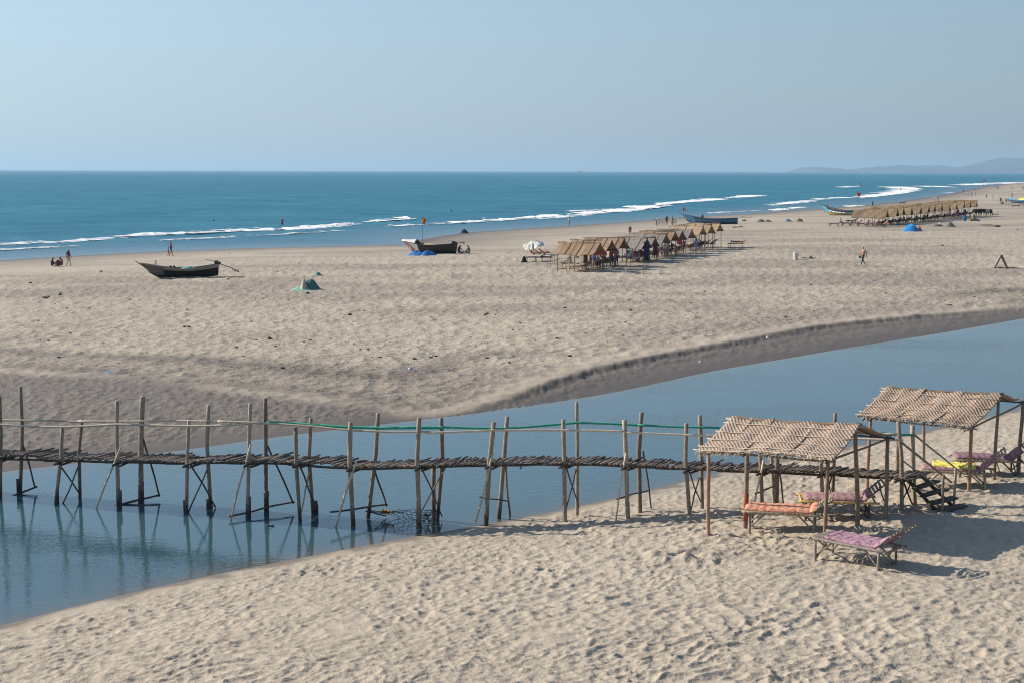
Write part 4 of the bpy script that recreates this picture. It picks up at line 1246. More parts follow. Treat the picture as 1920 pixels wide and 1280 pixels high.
def body_mesh(pose):
    """one continuous skinned body; faces carry a region number"""
    if pose in _bodies: return _bodies[pose]
    J = POSES[pose]
    names = list(RAD)
    me = bpy.data.meshes.new('body_frame')
    me.from_pydata([J[n] for n in names], [(names.index(a), names.index(b)) for a, b, _ in BONES], [])
    ob = bpy.data.objects.new('body_frame', me); col.objects.link(ob)
    ob.modifiers.new('skin', 'SKIN')
    for i, v in enumerate(me.skin_vertices[0].data):
        r = RAD[names[i]]; v.radius = (r, r * .85) if names[i] in ('waist',) else (r, r); v.use_root = names[i] == 'pelvis'
    s = ob.modifiers.new('sub', 'SUBSURF'); s.levels = 1; s.render_levels = 1
    bpy.context.view_layer.update()
    dg = bpy.context.evaluated_depsgraph_get()
    out = bpy.data.meshes.new_from_object(ob.evaluated_get(dg))
    bpy.data.objects.remove(ob); bpy.data.meshes.remove(me)
    # hands: four fingers and a thumb on each
    bm = bmesh.new(); bm.from_mesh(out)
    for s_ in 'lr':
        w, h = Vector(J['w' + s_]), Vector(J['h' + s_])
        d = (h - w).normalized(); sd = d.cross(Vector((0, 0, 1)) if abs(d.z) < .8 else Vector((0, 1, 0))).normalized(); up = d.cross(sd)
        for k, (o_, ln_) in enumerate(((-.026, .058), (-.009, .07), (.009, .065), (.026, .05), (.036, .045))):
            a = h + sd * o_ + d * (.018 if k < 4 else -.02); b = a + d * ln_ + sd * (o_ * .25 + (.02 if k == 4 else 0)) + up * .012
            q = []
            for c_, r_ in ((a, .0095), (b, .006)):
                for x_, y_ in ((1, 0), (0, 1), (-1, 0), (0, -1)): q.append(bm.verts.new(c_ + sd * r_ * x_ + up * r_ * y_))
            for i in range(4): bm.faces.new((q[i], q[(i + 1) % 4], q[4 + (i + 1) % 4], q[4 + i]))
            bm.faces.new((q[4], q[5], q[6], q[7]))
    bm.to_mesh(out); bm.free()
    seg = [(np.array(J[a]), np.array(J[b]), RAD[a], RAD[b], r) for a, b, r in BONES]
    head = np.array(J['head']); crown = np.array(J['crown']); nose = np.array(J['nose'])
    fw = (nose - head); upv = (crown - head) / np.linalg.norm(crown - head); fw -= upv * fw.dot(upv); fw /= np.linalg.norm(fw)
    reg = []
    for p in out.polygons:
        c = np.array(p.center); best = (1e9, None, 0)
        for a, b, ra, rb, r in seg:
            ab = b - a; t = max(0, min(1, (c - a).dot(ab) / ab.dot(ab)))
            d = np.linalg.norm(c - a - ab * t) - (ra + (rb - ra) * t)
            if d < best[0]: best = (d, r, t)
        d, r, t = best
        if r == 'head':
            q = c - head
            k = 4 if (q.dot(upv) > .045 or (q.dot(fw) < -.015 and q.dot(upv) > -.05)) and q.dot(fw) < .062 else 0
        elif r == 'torso': k = 1
        elif r == 'hipz': k = 2 if t < .75 else 1
        elif r == 'thigh': k = 2 if t < .32 else (3 if t < .72 else 6)
        elif r == 'shin': k = 7 if t < .85 else 0
        elif r == 'uarm': k = 5 if t < .6 else 0
        else: k = 0
        reg.append(k)
    out.polygons.foreach_set('use_smooth', [True] * len(out.polygons))
    _bodies[pose] = (out, reg)
    return _bodies[pose]
SK = dict(brown=(.16, .085, .055), dark=(.085, .045, .03), tan=(.30, .165, .115), pink=(.46, .26, .20))
BLACK = (.012, .011, .011)
_cl = {}
def person(label, loc, rz, pose='stand', skin='brown', top=None, bottom=(.03, .03, .05), legs='long', sleeve=True, hair=BLACK, h=1.0, group='people on the beach'):
    key = (pose, skin, top, bottom, legs, sleeve, hair)
    if key not in _cl:
        me, reg = body_mesh(pose)
        me = me.copy(); me.name = 'person'
        S, T, B, H = dye(SK[skin], 'skin'), dye(top, 'shirt') if top else dye(SK[skin], 'skin'), dye(bottom, 'trousers'), dye(hair, 'hair')
        me.materials.clear()
        for m in (S, T, B, B if legs in ('long', 'short', 'skirt') else S, H, T if (top and sleeve) else S, B if legs in ('long', 'skirt', 'short') else S, B if legs in ('long', 'skirt') else S):
            me.materials.append(m)
        me.polygons.foreach_set('material_index', reg)
        _cl[key] = me
    o = link('person', _cl[key], None, loc)
    o.rotation_euler = (0, 0, rz)
    o.scale = (h, h, h)
    return tag(o, label, 'person', group)
def at_px(px, py, dz=0.0, zmin=-9):
    p = G(px, py, zmin); p.z += dz; return p
OR = ('first', 'second', 'third', 'fourth', 'fifth', 'sixth', 'seventh', 'eighth', 'ninth', 'tenth', 'eleventh', 'twelfth', 'thirteenth', 'fourteenth')

# ------------------------------------------------------------------ the row of shelters on the far sand
def thatch(name, c0, c1, sc=1.0):
    t = NT(name); o = t.obj()
    n = t.noise(t.mapping(o, (6 * sc, 1.2 * sc, 1.2 * sc)), 2.0, 4, .65); n2 = t.noise(o, 1.3, 3, .6); n3 = t.noise(o, 22, 2, .6)
    f = t.math('ADD', t.math('MULTIPLY', n, .5), t.math('ADD', t.math('MULTIPLY', n2, .3), t.math('MULTIPLY', n3, .2)))
    c = t.mix(t.ramp(f, [(.36, 0.0), (.64, 1.0)]), c0, c1)
    r = t.math('MULTIPLY_ADD', t.rnd(), .30, .85)
    k = t.n.new('ShaderNodeVectorMath'); k.operation = 'SCALE'; t.ln(c, k.inputs[0]); t.ln(r, k.inputs[3])
    return t.out(k.outputs[0], .9, t.bump(f, .7, .05))
T_BROWN = thatch('brown_thatch', (.20, .125, .075), (.42, .275, .165))
T_TAN = thatch('tan_thatch', (.27, .18, .105), (.50, .36, .22))
T_GREY = thatch('grey_thatch', (.15, .125, .105), (.33, .285, .245))
T_GOLD = thatch('golden_thatch', (.15, .10, .055), (.34, .235, .135))
DARKNET = dye((.035, .035, .05), 'dark_cloth')

def row_shelter(loc, rz, L, Wd, eave, ridge, mat, label, seed, group, panels=6, nposts=3, thick=.05, shaggy=0.0):
    """gabled shelter: right end of the ridge at local x = 0, ridge runs to -L"""
    g = random.Random(seed)
    root = empty('thatched_shelter', loc, rz, label, 'beach shelter', group)
    hw = Wd / 2
    for s in (-1, 1):
        npan = panels if s < 0 else max(2, panels // 2)
        for k in range(npan):
            x0 = -L + L * k / npan - .02; x1 = -L + L * (k + 1) / npan + .02
            lift = (k % 2) * .02 + g.random() * .012; ph = g.random() * 6; ex = g.uniform(-.06, .09)
            def fn(u, v, s=s, x0=x0, x1=x1, lift=lift, ph=ph, ex=ex):
                x = x0 + (x1 - x0) * u
                vv = v * (1.06 + (ex + shaggy * math.sin(u * 19 + ph)) * (1 if v > .95 else 0))
                z = ridge - (ridge - eave) * vv - .05 * math.sin(math.pi * v) + .03 * math.sin(x * 1.7 + seed) + lift + shaggy * .6 * math.sin(u * 7 + v * 5 + ph)
                return Vector((x, s * (.02 + hw * vv), z))
            mb = MB(); mb.slab(fn, 4, 5, thick if s < 0 else -thick); mb.build('thatch_panel', mat, root)
            if panels >= 4 and s < 0 and k < npan - 1:
                mb = MB(); mb.tube([fn(1, v) + Vector((0, -.03, .045)) for v in (0, .35, .7, 1.0)], .022, 4); mb.build('batten', W_DARK if mat is not T_GREY else W_PALE, root)
    mb = MB(); mb.tube([Vector((-L - .25 + (L + .35) * t, 0, ridge + .05 + .03 * math.sin(t * 9 + seed))) for t in np.linspace(0, 1, 8)], [.06 + .025 * g.random() for _ in range(8)], 5)
    mb.build('ridge_cap', mat if panels < 4 else RIDGE_M, root, True)
    for s in (-1, 1):
        for k in range(nposts):
            x = -.25 - (L - .6) * k / (nposts - 1)
            mb = MB(); mb.pole((x + g.uniform(-.06, .06), s * (hw - .12) + g.uniform(-.06, .06), -.3), (x, s * (hw - .1), eave + .05), .042, .036, 5, 4, .008, g); mb.build('post', W_POST, root, True)
    for s in (-1, 1):
        mb = MB(); mb.pole((-L + .1, s * (hw - .1), eave + .04), (0, s * (hw - .1), eave + .04), .035, .03, 5, 2, .003, g); mb.build('beam', W_DARK, root)
    for x in (-.25, -L + .35):
        mb = MB(); mb.pole((x, -hw + .05, eave + .06), (x, hw - .05, eave + .06), .03, .03, 5, 2, .003, g); mb.build('tie_beam', W_DARK, root)
    return root

def small_bed(name_mat, frame, seed, label='bed'):
    return make_bed((0, 0, 0), 0, label, name_mat, frame, seed=seed, detail=False, ang=R(36))
protos = [small_bed(dye((.30, .09, .085), 'red_mattress'), W_POST, 1), small_bed(dye((.42, .36, .29), 'cream_mattress'), W_BAMB, 2),
          small_bed(dye((.16, .09, .10), 'maroon_mattress'), W_POST, 3), small_bed(dye((.045, .05, .075), 'navy_mattress'), W_DARK, 4), small_bed(None, W_BAMB, 5)]
_used = set()
def put_bed(k, loc, rz, label, group):
    loc = Vector(loc); loc.z = zat(loc.x, loc.y)
    if k not in _used:
        _used.add(k); r = protos[k]; r.location = loc; r.rotation_euler = (0, 0, rz); r['label'] = label; r['group'] = group
        return r
    return copy_tree(protos[k], loc, rz, label, group)
RZ1 = R(-27)
D1 = Vector((math.cos(RZ1), math.sin(RZ1), 0)); W1 = Vector((-math.sin(RZ1), math.cos(RZ1), 0))
row1 = [(1125, 458, T_BROWN), (1147, 453, T_BROWN), (1170, 449, T_BROWN), (1213, 448, T_GREY), (1228, 447, T_GREY), (1249, 440.5, T_GREY), (1266, 436.5, T_BROWN),
        (1279, 434.7, T_GREY), (1297, 432.3, T_GREY), (1318, 426, T_TAN), (1334, 423, T_TAN), (1350, 419, T_TAN)]
tone = {id(T_BROWN): 'brown', id(T_GREY): 'grey', id(T_TAN): 'pale tan'}
H1 = []
for i, (px, py, mat) in enumerate(row1):
    k = (px - 960) / FPX
    d = -39.66 / (k - .393)
    ap = P(px, py, d); gz = zat(ap.x, ap.y)
    rg = min(2.75, max(2.2, ap.z - gz)); L = 3.8 if i != 3 else 4.2
    lab = f'{tone[id(mat)]} thatched shelter, {OR[i]} from the near end of the middle row' if i < 11 else 'pale tan thatched shelter closing the far end of the middle row'
    row_shelter(Vector((ap.x, ap.y, gz)), RZ1, L, 2.7, rg - .88, rg, mat, lab, 20 + i, 'thatched shelters in the middle row', panels=7 if i < 4 else (5 if i < 9 else 4))
    H1.append((ap, L, gz))
def h1(i, x, y):
    ap, L, gz = H1[i]
    p = Vector((ap.x, ap.y, 0)) + D1 * x + W1 * y
    p.z = zat(p.x, p.y); return p
GB1 = 'sun beds under the middle row of shelters'
BT = ['bare bamboo', 'cream', 'maroon', 'navy', 'red']
names = {0: 'red', 1: 'cream', 2: 'maroon', 3: 'navy', 4: 'bare bamboo'}
lay = [(4, 1, 2), (1, 2, 3), (1, 3, 2), (3, 0, 2), (2, 0, 3), (2, 3, 1), (3, 2, 0), (2, 4, 3), (2, 1, 3), (0, 2, 3), (3, 2, 3), (3, 3, 2)]
for i, t3 in enumerate(lay):
    for j, k in enumerate(t3):
        x = (-3.1, -2.7, -2.9)[j] + random.Random(i * 3 + j).uniform(-.3, .5)
        y = (-.95, .05, 1.0)[j]
        if j == 2 and i in (3, 5, 8): continue
        put_bed(k, h1(i, x, y), RZ1 + random.Random(i + j * 7).uniform(-.1, .1), f'{names[k]} sun bed, {("front", "middle", "back")[j]} one under the {OR[i]} shelter of the middle row', GB1)
a = at_px(1172, 513); put_bed(4, a, R(-12), 'bare pale lounger alone on sand before the middle row', GB1)
a = at_px(1366, 464); put_bed(0, a, R(8), 'red sun bed alone beyond the far end of the middle row', GB1)
a = at_px(1027, 503); put_bed(4, a, RZ1, 'bare bamboo bed sticking out at the left of the middle row', GB1)
a = at_px(1040, 492); put_bed(4, a, RZ1, 'bare bamboo table bed behind the first brown shelter', GB1)

# hanging cloths under the row
def hang(name, label, p, w, h, z, c, rz, cat='cloth', group='cloths hung in the middle row'):
    g = random.Random(label)
    mb = MB()
    mb.slab(lambda u, v: Vector(((u - .5) * w, .05 * math.sin(u * 9 + v * 2), z - h * v + .03 * math.sin(u * 5))), 12, 6, .015)
    o = mb.build(name, dye(c, name), None, True, p); o.rotation_euler = (0, 0, rz)
    return tag(o, label, cat, group)
hang('towel', 'white towel with blue edge hanging in the first brown shelter', h1(0, -2.6, .9), .55, .75, 1.75, (.55, .58, .62), RZ1)
hang('towel', 'brown towel hanging in the middle of the first brown shelter', h1(0, -1.8, 1.0), .45, 1.2, 1.75, (.16, .07, .05), RZ1)
hang('towel', 'dark red towel hanging at the right of the first brown shelter', h1(0, -1.2, 1.0), .5, 1.2, 1.75, (.22, .08, .06), RZ1)
hang('banner', 'red cloth strip along the gable of the first brown shelter', h1(0, .05, .1), 1.6, .35, 1.7, (.42, .08, .06), RZ1 + R(75))
hang('sheet', 'dark blue sheet hanging from the big grey shelter', h1(3, .05, -.3), .8, 1.75, 1.95, (.025, .03, .05), RZ1 + R(80))
hang('sheet', 'patterned blue grey sheet slung low beside the big grey shelter', h1(3, -.8, -1.5), 1.5, .8, 1.15, (.07, .075, .10), RZ1)
hang('towel', 'bright red towel hanging near the far grey shelters', h1(8, -.9, -1.2), .55, .9, 1.9, (.50, .05, .06), RZ1)
hang('sheet', 'dark maroon sheet hanging in the second grey shelter', h1(4, .0, .2), .6, 1.2, 1.7, (.09, .03, .04), RZ1 + R(80))

# people of the middle row
PR = 'people under the middle row of shelters'
def P1(i, x, y, dz=0):
    p = h1(i, x, y); p.z += dz; return p
person('man in purple shirt and khaki trousers standing by the first brown shelter', at_px(1113, 511), R(150), 'stand', 'brown', (.09, .075, .16), (.26, .20, .12), 'long', group=PR)
person('person in pale shirt sitting beside the man in khaki trousers', at_px(1121, 507), R(170), 'sitb', 'brown', (.50, .56, .60), (.05, .05, .09), 'long', group=PR)
person('dark haired person in maroon sitting under the gable of the first shelter', at_px(1132, 505), R(-150), 'sitb', 'tan', (.14, .05, .06), (.05, .04, .05), 'short', group=PR)
person('person in red shirt standing under the second brown shelter', at_px(1147, 501), R(180), 'stand', 'brown', (.45, .04, .06), (.06, .05, .06), 'long', group=PR)
person('tall person in lilac shirt standing between second and third shelters', at_px(1156, 500), R(160), 'stand', 'brown', (.30, .26, .42), (.03, .03, .09), 'long', group=PR)
person('pink skinned bather lying under the third brown shelter', P1(2, -1.6, -.6), RZ1 + R(90), 'lounge', 'pink', None, (.05, .08, .25), 'brief', group=PR)
person('bather in white and blue reclining in front of the big grey shelter', at_px(1180, 498, .05), R(60), 'lounge', 'pink', (.62, .62, .66), (.08, .22, .34), 'short', group=PR)
person('person in maroon sitting beside the bather in white and blue', at_px(1190, 494), R(40), 'sitb', 'brown', (.20, .04, .05), (.07, .03, .04), 'long', group=PR)
for i, (k, x, y, pose, sk, tp, bt, lb) in enumerate([
    (3, -.9, .6, 'sitb', 'tan', (.38, .06, .08), (.04, .04, .05), 'person in red top sitting under the big grey shelter'),
    (4, -.3, -1.1, 'sitb', 'brown', (.12, .03, .05), (.05, .03, .04), 'person in dark maroon sitting under the second grey shelter'),
    (4, -1.2, .4, 'lounge', 'pink', None, (.42, .05, .06), 'sunburnt bather in red trunks under the second grey shelter'),
    (5, -.6, -1.0, 'sitb', 'pink', None, (.06, .06, .08), 'bare chested bather sitting under the third grey shelter'),
    (5, -.2, .4, 'stand', 'pink', (.62, .58, .55), (.30, .28, .27), 'person in white standing under the third grey shelter'),
    (6, -.5, -.9, 'stand', 'tan', (.60, .57, .58), (.20, .12, .13), 'person in white top standing under the dark brown shelter'),
    (6, -1.4, .3, 'lounge', 'pink', None, (.10, .10, .2), 'bather lying back under the dark brown shelter'),
    (7, -.9, -.7, 'sitb', 'brown', (.16, .05, .08), (.05, .04, .05), 'person in plum sitting under the fourth grey shelter'),
    (8, -1.3, -.9, 'lounge', 'tan', None, (.03, .03, .04), 'tanned bather lying under the fifth grey shelter'),
    (9, -2.0, -.8, 'sitb', 'brown', (.05, .05, .06), (.04, .04, .04), 'person in black sitting under the first pale tan shelter'),
    (10, -1.0, -1.0, 'lounge', 'brown', (.04, .035, .05), (.04, .03, .05), 'person in black lying under the second pale tan shelter'),
    (11, -1.9, -.9, 'lounge', 'tan', None, (.10, .05, .05), 'bather lying in the shade of the last shelter of the middle row')]):
    person(lb, P1(k, x, y, .0), RZ1 + (R(90) if pose in ('lounge', 'lie') else R(random.Random(i).uniform(-200, 20))), pose, sk, tp, bt, 'brief' if tp is None else 'long', group=PR)
person('person in blue dress standing before the pale tan shelters', at_px(1305, 476), R(-160), 'stand', 'brown', (.22, .32, .52), (.22, .32, .52), 'short', sleeve=False, group=PR)
person('bather lying on the lone red bed past the middle row', at_px(1381, 464, .02), R(98), 'lie', 'tan', None, (.35, .06, .06), 'brief', group=PR)

# ------------------------------------------------------------------ the far row
k0 = 0
RZ2 = R(-24)
D2 = Vector((math.cos(RZ2), math.sin(RZ2), 0)); W2 = Vector((-math.sin(RZ2), math.cos(RZ2), 0))
row2 = [(1664, 396.8), (1683, 393), (1694.6, 389.8), (1709.7, 389.8), (1727, 388.6), (1742, 387), (1753, 385), (1766.5, 383.3), (1781, 384), (1794, 381.6), (1808, 378.9), (1820, 378.2), (1832, 376.8)]
H2 = []
SB = MB()
def bed_mesh(c, frame):
    mb = MB()
    for s in (-1, 1): mb.box((.9, s * .35, .43), (1.9, .06, .06))
    for x in (.12, 1.6):
        for s in (-1, 1): mb.box((x, s * .33, .15), (.05, .05, .56))
        mb.box((x + (.2 if x < 1 else -.2), .33, .22), (.55, .04, .05), Matrix.Rotation(R(-40 if x < 1 else 40), 3, 'Y')); mb.box((x + (.2 if x < 1 else -.2), -.33, .22), (.55, .04, .05), Matrix.Rotation(R(-40 if x < 1 else 40), 3, 'Y'))
    mb.box((1.83, 0, .72), (.75, .70, .05), Matrix.Rotation(R(-38), 3, 'Y'))
    mb.box((.78, 0, .51), (1.5, .70, .10), None, 1); mb.box((1.80, 0, .80), (.72, .66, .09), Matrix.Rotation(R(-38), 3, 'Y'), 1)
    return mb.mesh('sun_bed', [frame, dye(c, 'mattress')])
bm2 = [bed_mesh((.34, .13, .13), W_POST), bed_mesh((.36, .22, .21), W_BAMB), bed_mesh((.09, .06, .09), W_DARK), bed_mesh((.05, .07, .10), W_DARK), bed_mesh((.06, .09, .075), W_DARK)]
bn2 = ['red', 'dusty pink', 'plum', 'navy', 'dark green']
GB2 = 'sun beds under the far row of shelters'
for i, (px, py) in enumerate(row2):
    k = (px - 960) / FPX; d = -78.9 / (k - .62)
    ap = P(px, py, d); gz = zat(ap.x, ap.y); rg = min(3.1, max(2.5, ap.z - gz)); L = 5.4
    lab = f'golden shaggy thatched shelter, {OR[i]} from the near end of the far row' if i < 12 else 'golden shaggy thatched shelter closing the far end of the far row'
    row_shelter(Vector((ap.x, ap.y, gz)), RZ2, L, 3.6, rg - 1.15, rg, T_GOLD, lab, 60 + i, 'thatched shelters in the far row', panels=3, nposts=3, thick=.07, shaggy=.05)
    H2.append((ap, L))
    for j in range(2):
        g = random.Random(i * 5 + j); kk = g.choice([0, 1, 2]) if i < 2 else g.choice([2, 3, 3, 4])
        p = Vector((ap.x, ap.y, 0)) + D2 * (-3.4 + .9 * (j == 1) + g.uniform(-.3, .3)) + W2 * (-1.3 + 1.5 * j); p.z = zat(p.x, p.y)
        o = link('sun_bed', bm2[kk], None, p); o.rotation_euler = (0, 0, RZ2 + g.uniform(-.15, .15))
        tag(o, f'{bn2[kk]} sun bed, {("front", "back")[j]} one under the {OR[i]} shelter of the far row', 'sun bed', GB2)
for i, (px, py, kk, lb) in enumerate([(1553, 425, 1, 'dusty pink sun bed at the left end of the far row, sunbather on it'), (1577, 424, 4, 'dark green bed with raised back left of the far row'), (1592, 424, 1, 'dusty pink bed third from the left before the far row'),
                                      (1606, 425, 0, 'red sun bed just left of the first far shelter'), (1622, 426, 1, 'dusty pink bed before the first far shelter'), (1640, 427, 0, 'red bed at the front corner of the first far shelter'), (1586, 419, 2, 'plum bed behind the dusty pink beds left of the far row')]):
    p = at_px(px, py); o = link('sun_bed', bm2[kk], None, p); o.rotation_euler = (0, 0, R(-8 + 5 * (i % 3)))
    tag(o, lb, 'sun bed', GB2)
PF = 'people under the far row of shelters'
for i in range(1, 13):
    g = random.Random(900 + i); ap, L = H2[i]
    p = Vector((ap.x, ap.y, 0)) + D2 * (-.8 + g.uniform(-.4, .4)) + W2 * (-1.2 + g.uniform(-.2, .6)); p.z = zat(p.x, p.y)
    cs = g.choice([((.05, .05, .10), 'navy'), ((.16, .04, .05), 'dark red'), ((.05, .10, .08), 'dark green'), ((.06, .05, .06), 'black')])
    person(f'person in {cs[1]} sitting in the shade of the {OR[i]} shelter of the far row', p, RZ2 + g.uniform(-2, 1), g.choice(['sitb', 'lounge', 'sitb']), g.choice(['brown', 'tan', 'dark']), cs[0], (.04, .04, .06), 'long', group=PF)
person('woman in red and white dress standing by the far row', at_px(1792, 411), R(150), 'stand', 'brown', (.50, .10, .12), (.52, .28, .30), 'long', group=PF)
person('person in black standing beside the woman in red and white', at_px(1796, 408), R(150), 'stand', 'dark', (.03, .03, .04), (.03, .03, .05), 'long', group=PF)
person('bare backed sunbather sitting up on the leftmost bed of the far row', at_px(1576, 424, .02), R(80), 'sitb', 'tan', None, (.03, .03, .03), 'brief', group=PF)
person('man in dark clothes standing behind the blue drum', at_px(1809, 409), R(180), 'hold', 'dark', (.025, .03, .05), (.02, .03, .06), 'long', h=1.05, group=PF)

# ------------------------------------------------------------------ fishing boats
def boat(label, bow, stern, beam, hb, hm, hs, mats, group='fishing boats', rake=.9, patch=.0, seed=1, low=.42, thwarts=4, stem=.25, tip=.22, full=.62):
    """bow and stern: ground points. Slots: 0 hull, 1 bow paint, 2 lower side, 3 top strake"""
    g = random.Random(seed)
    c = (bow + stern) / 2; d = stern - bow; L = math.hypot(d.x, d.y)
    rz = math.atan2(d.y, d.x)
    root = empty('fishing_boat', c, rz, label, 'boat', group)
    root.location.z = zat(c.x, c.y)
    def half(t):
        b = min(1, (t / .42)) ** full if t < .42 else 1 - .42 * ((t - .42) / .58) ** 1.8
        return max(.012, beam / 2 * b)
    def sheer(t):
        return hm + (hb - hm) * max(0, 1 - t / .5) ** 2.1 + (hs - hm) * max(0, (t - .5) / .5) ** 1.8
    def keel(t): return .55 * hm * max(0, 1 - t / .16) ** 2 + .10 * hm * max(0, (t - .85) / .15) ** 2
    def pt(t, s, side, inset=0.0):
        h, k = sheer(t), keel(t)
        z = k + (h - k) * s
        y = max(0.0, half(t) - inset) * (max(s, 0.0) ** .55) * (1 + .10 * s)
        x = -L / 2 + L * t - rake * (s ** 1.3) * max(0, 1 - t / .35) ** 2 * 1.0 + tip * 0
        if inset: z += inset * .8 * (1 - s)
        return Vector((x, side * y, z))
    nt, ns = 30, 9
    mb = MB()
    for side in (-1, 1):
        vs = [pt(i / nt, j / ns, side) for i in range(nt + 1) for j in range(ns + 1)]
        for i in range(nt):
            for j in range(ns):
                f = [i * (ns + 1) + j, (i + 1) * (ns + 1) + j, (i + 1) * (ns + 1) + j + 1, i * (ns + 1) + j + 1]
                if side > 0: f.reverse()
                t, s = (i + .5) / nt, (j + .5) / ns
                mi = 1 if (t < patch and s > .2) else (3 if s > .80 else (2 if s < low else 0))
                mb.add([vs[k] for k in f], [(0, 1, 2, 3)], mi)
        vi = [pt(i / nt, j / ns, side, .05) for i in range(nt + 1) for j in range(ns + 1)]
        for i in range(nt):
            for j in range(ns):
                f = [i * (ns + 1) + j, i * (ns + 1) + j + 1, (i + 1) * (ns + 1) + j + 1, (i + 1) * (ns + 1) + j]
                if side > 0: f.reverse()
                mb.add([vi[k] for k in f], [(0, 1, 2, 3)], 4)
    # transom
    tr = [pt(1, j / ns, -1) for j in range(ns + 1)] + [pt(1, j / ns, 1) for j in range(ns, -1, -1)]
    mb.add(tr, [tuple(range(len(tr)))], 0)
    hull = mb.build('hull', mats, root)
    bm = bmesh.new(); bm.from_mesh(hull.data); bmesh.ops.remove_doubles(bm, verts=bm.verts, dist=.002); bm.to_mesh(hull.data); bm.free()
    for side in (-1, 1):
        m = MB(); m.tube([pt(i / 20, 1.0, side) + Vector((0, side * .01, .02)) for i in range(21)], .04, 5); m.build('gunwale', mats[3], root, True)
    m = MB(); a = pt(0, .9, 1); b = pt(0, 1, 1)
    m.tube([pt(.0, .0, 1) + Vector((0, 0, -.02)), pt(0, .35, 1), pt(0, .7, 1), b, b + Vector((-stem, 0, stem * .8))], [.06, .055, .05, .045, .03], 5); m.build('stem_post', mats[3], root, True)
    for k in range(thwarts):
        t = .22 + .6 * k / max(1, thwarts - 1)
        m = MB(); m.box(pt(t, .82, 0), (.22, half(t) * 1.75, .05)); m.build('thwart', W_BAMB, root)
    return root, pt, L
def paint(name, c, wear=.3, worn=(.12, .10, .085)):
    t = NT(name); o = t.obj(); n = t.noise(t.mapping(o, (1, 1, 2.5)), 3.5, 5, .7)
    return t.out(t.mix(t.math('MULTIPLY', t.ramp(n, [(.45, 0.0), (.68, 1.0)]), wear), c, worn), .6, t.bump(n, .2, .02))
TAR = paint('tarred_hull', (.014, .012, .012), .2, (.05, .042, .036))
TARW = paint('worn_tar', (.13, .115, .10), .8, (.04, .035, .03))
INN = paint('inside_planks', (.14, .11, .085), .4)
WHT = paint('white_paint', (.74, .70, .68), .2, (.5, .45, .4))
RIMW = paint('pale_rim', (.34, .29, .23), .4)
# boat on the left
A, B = G(283, 522), G(409, 518)
b1, pt1, L1 = boat('black fishing boat with pale bow and long tail motor, alone on the left sand', A, B, 1.5, 1.28, .72, 1.02, [TAR, TARW, TAR, RIMW, INN], patch=.20, rake=1.0, seed=1)
def motor(root, p, ang, L=1.7):
    m = MB(); m.box(p + Vector((0, 0, .24)), (.42, .30, .30)); m.box(p + Vector((-.05, 0, .44)), (.30, .24, .14)); m.ball(p + Vector((.22, 0, .30)), .13)
    o = m.build('motor', dye((.06, .05, .04), 'engine'), root)
    m = MB(); q = p + Vector((.2, 0, .25)); e = q + Vector((L * math.cos(ang), .1, -L * math.sin(ang)))
    m.tube([q, q.lerp(e, .5) + Vector((0, 0, .03)), e], .04, 6); m.tube([e + Vector((-.5, 0, .1)), e + Vector((.1, 0, -.12))], .035, 5)
    s = m.build('shaft', dye((.16, .14, .11), 'shaft_metal'), o, True)
    m = MB()
    for k in range(3):
        r = Matrix.Rotation(R(120 * k), 3, 'X'); m.box(e + Vector((.05, 0, 0)) + r @ Vector((0, 0, .1)), (.03, .08, .2), r)
    m.build('propeller', dye((.2, .17, .12), 'brass'), o)
    m = MB(); m.tube([p + Vector((-.1, 0, .45)), p + Vector((-.9, .1, .62))], .025, 5); m.build('tiller', W_POST, o)
motor(b1, pt1(.985, 1.0, 0) + Vector((0, 0, -.18)), R(22))
m = MB()
for px_, s_ in ((.13, .28), (.14, .34)): m.pole(pt1(px_, .95, 0), pt1(px_, .95, 0) + Vector((.04, 0, .5)), .03)
m.build('mooring_post', W_POST, b1, True)
m = MB(); m.pole(pt1(.26, .95, .5), pt1(.62, 1.0, .2) + Vector((0, 0, .12)), .035, .03); m.build('oar', W_BAMB, b1, True)
m = MB(); m.ball(pt1(.3, .95, .4), (.22, .2, .22)); m.ball(pt1(.34, .95, -.3), (.15, .2, .3)); m.build('rope_coil', dye((.06, .055, .045), 'rope'), b1, True)
nb = MB(); g = random.Random(4)
nb.grid(lambda u, v: Vector(((u - .5) * 1.7, (v - .5) * .9, .30 * math.sin(math.pi * u) * math.sin(math.pi * v) + .05 * math.sin(u * 23) * math.sin(v * 17))), 18, 10)
o = tag(nb.build('net_heap', dye((.22, .46, .38), 'green_net'), None, True, b1.matrix_basis @ pt1(.56, .82, 0)), 'pale green net heaped inside the black boat on the left', 'net'); o.rotation_euler = b1.rotation_euler
for i, fx in enumerate((.25, .5, .72)):
    p = A.lerp(B, fx) + Vector((0, -.55, 0)); p.z = zat(p.x, p.y)
    m = MB(); m.pole((-.25, 0, .03), (.25, .05, .03), .05); tag(m.build('boat_chock', W_BAMB, None, True, p), f'short log chock wedged under the left boat, {OR[i]} from its bow', 'log', 'log chocks under the left boat')
m = MB(); m.pole((-1.0, 0, .04), (1.5, .2, .04), .045, .03, 6, 5, .01); tag(m.build('pole', W_DARK, None, True, at_px(425, 521)), 'dark pole lying on sand behind the stern of the left boat', 'pole')
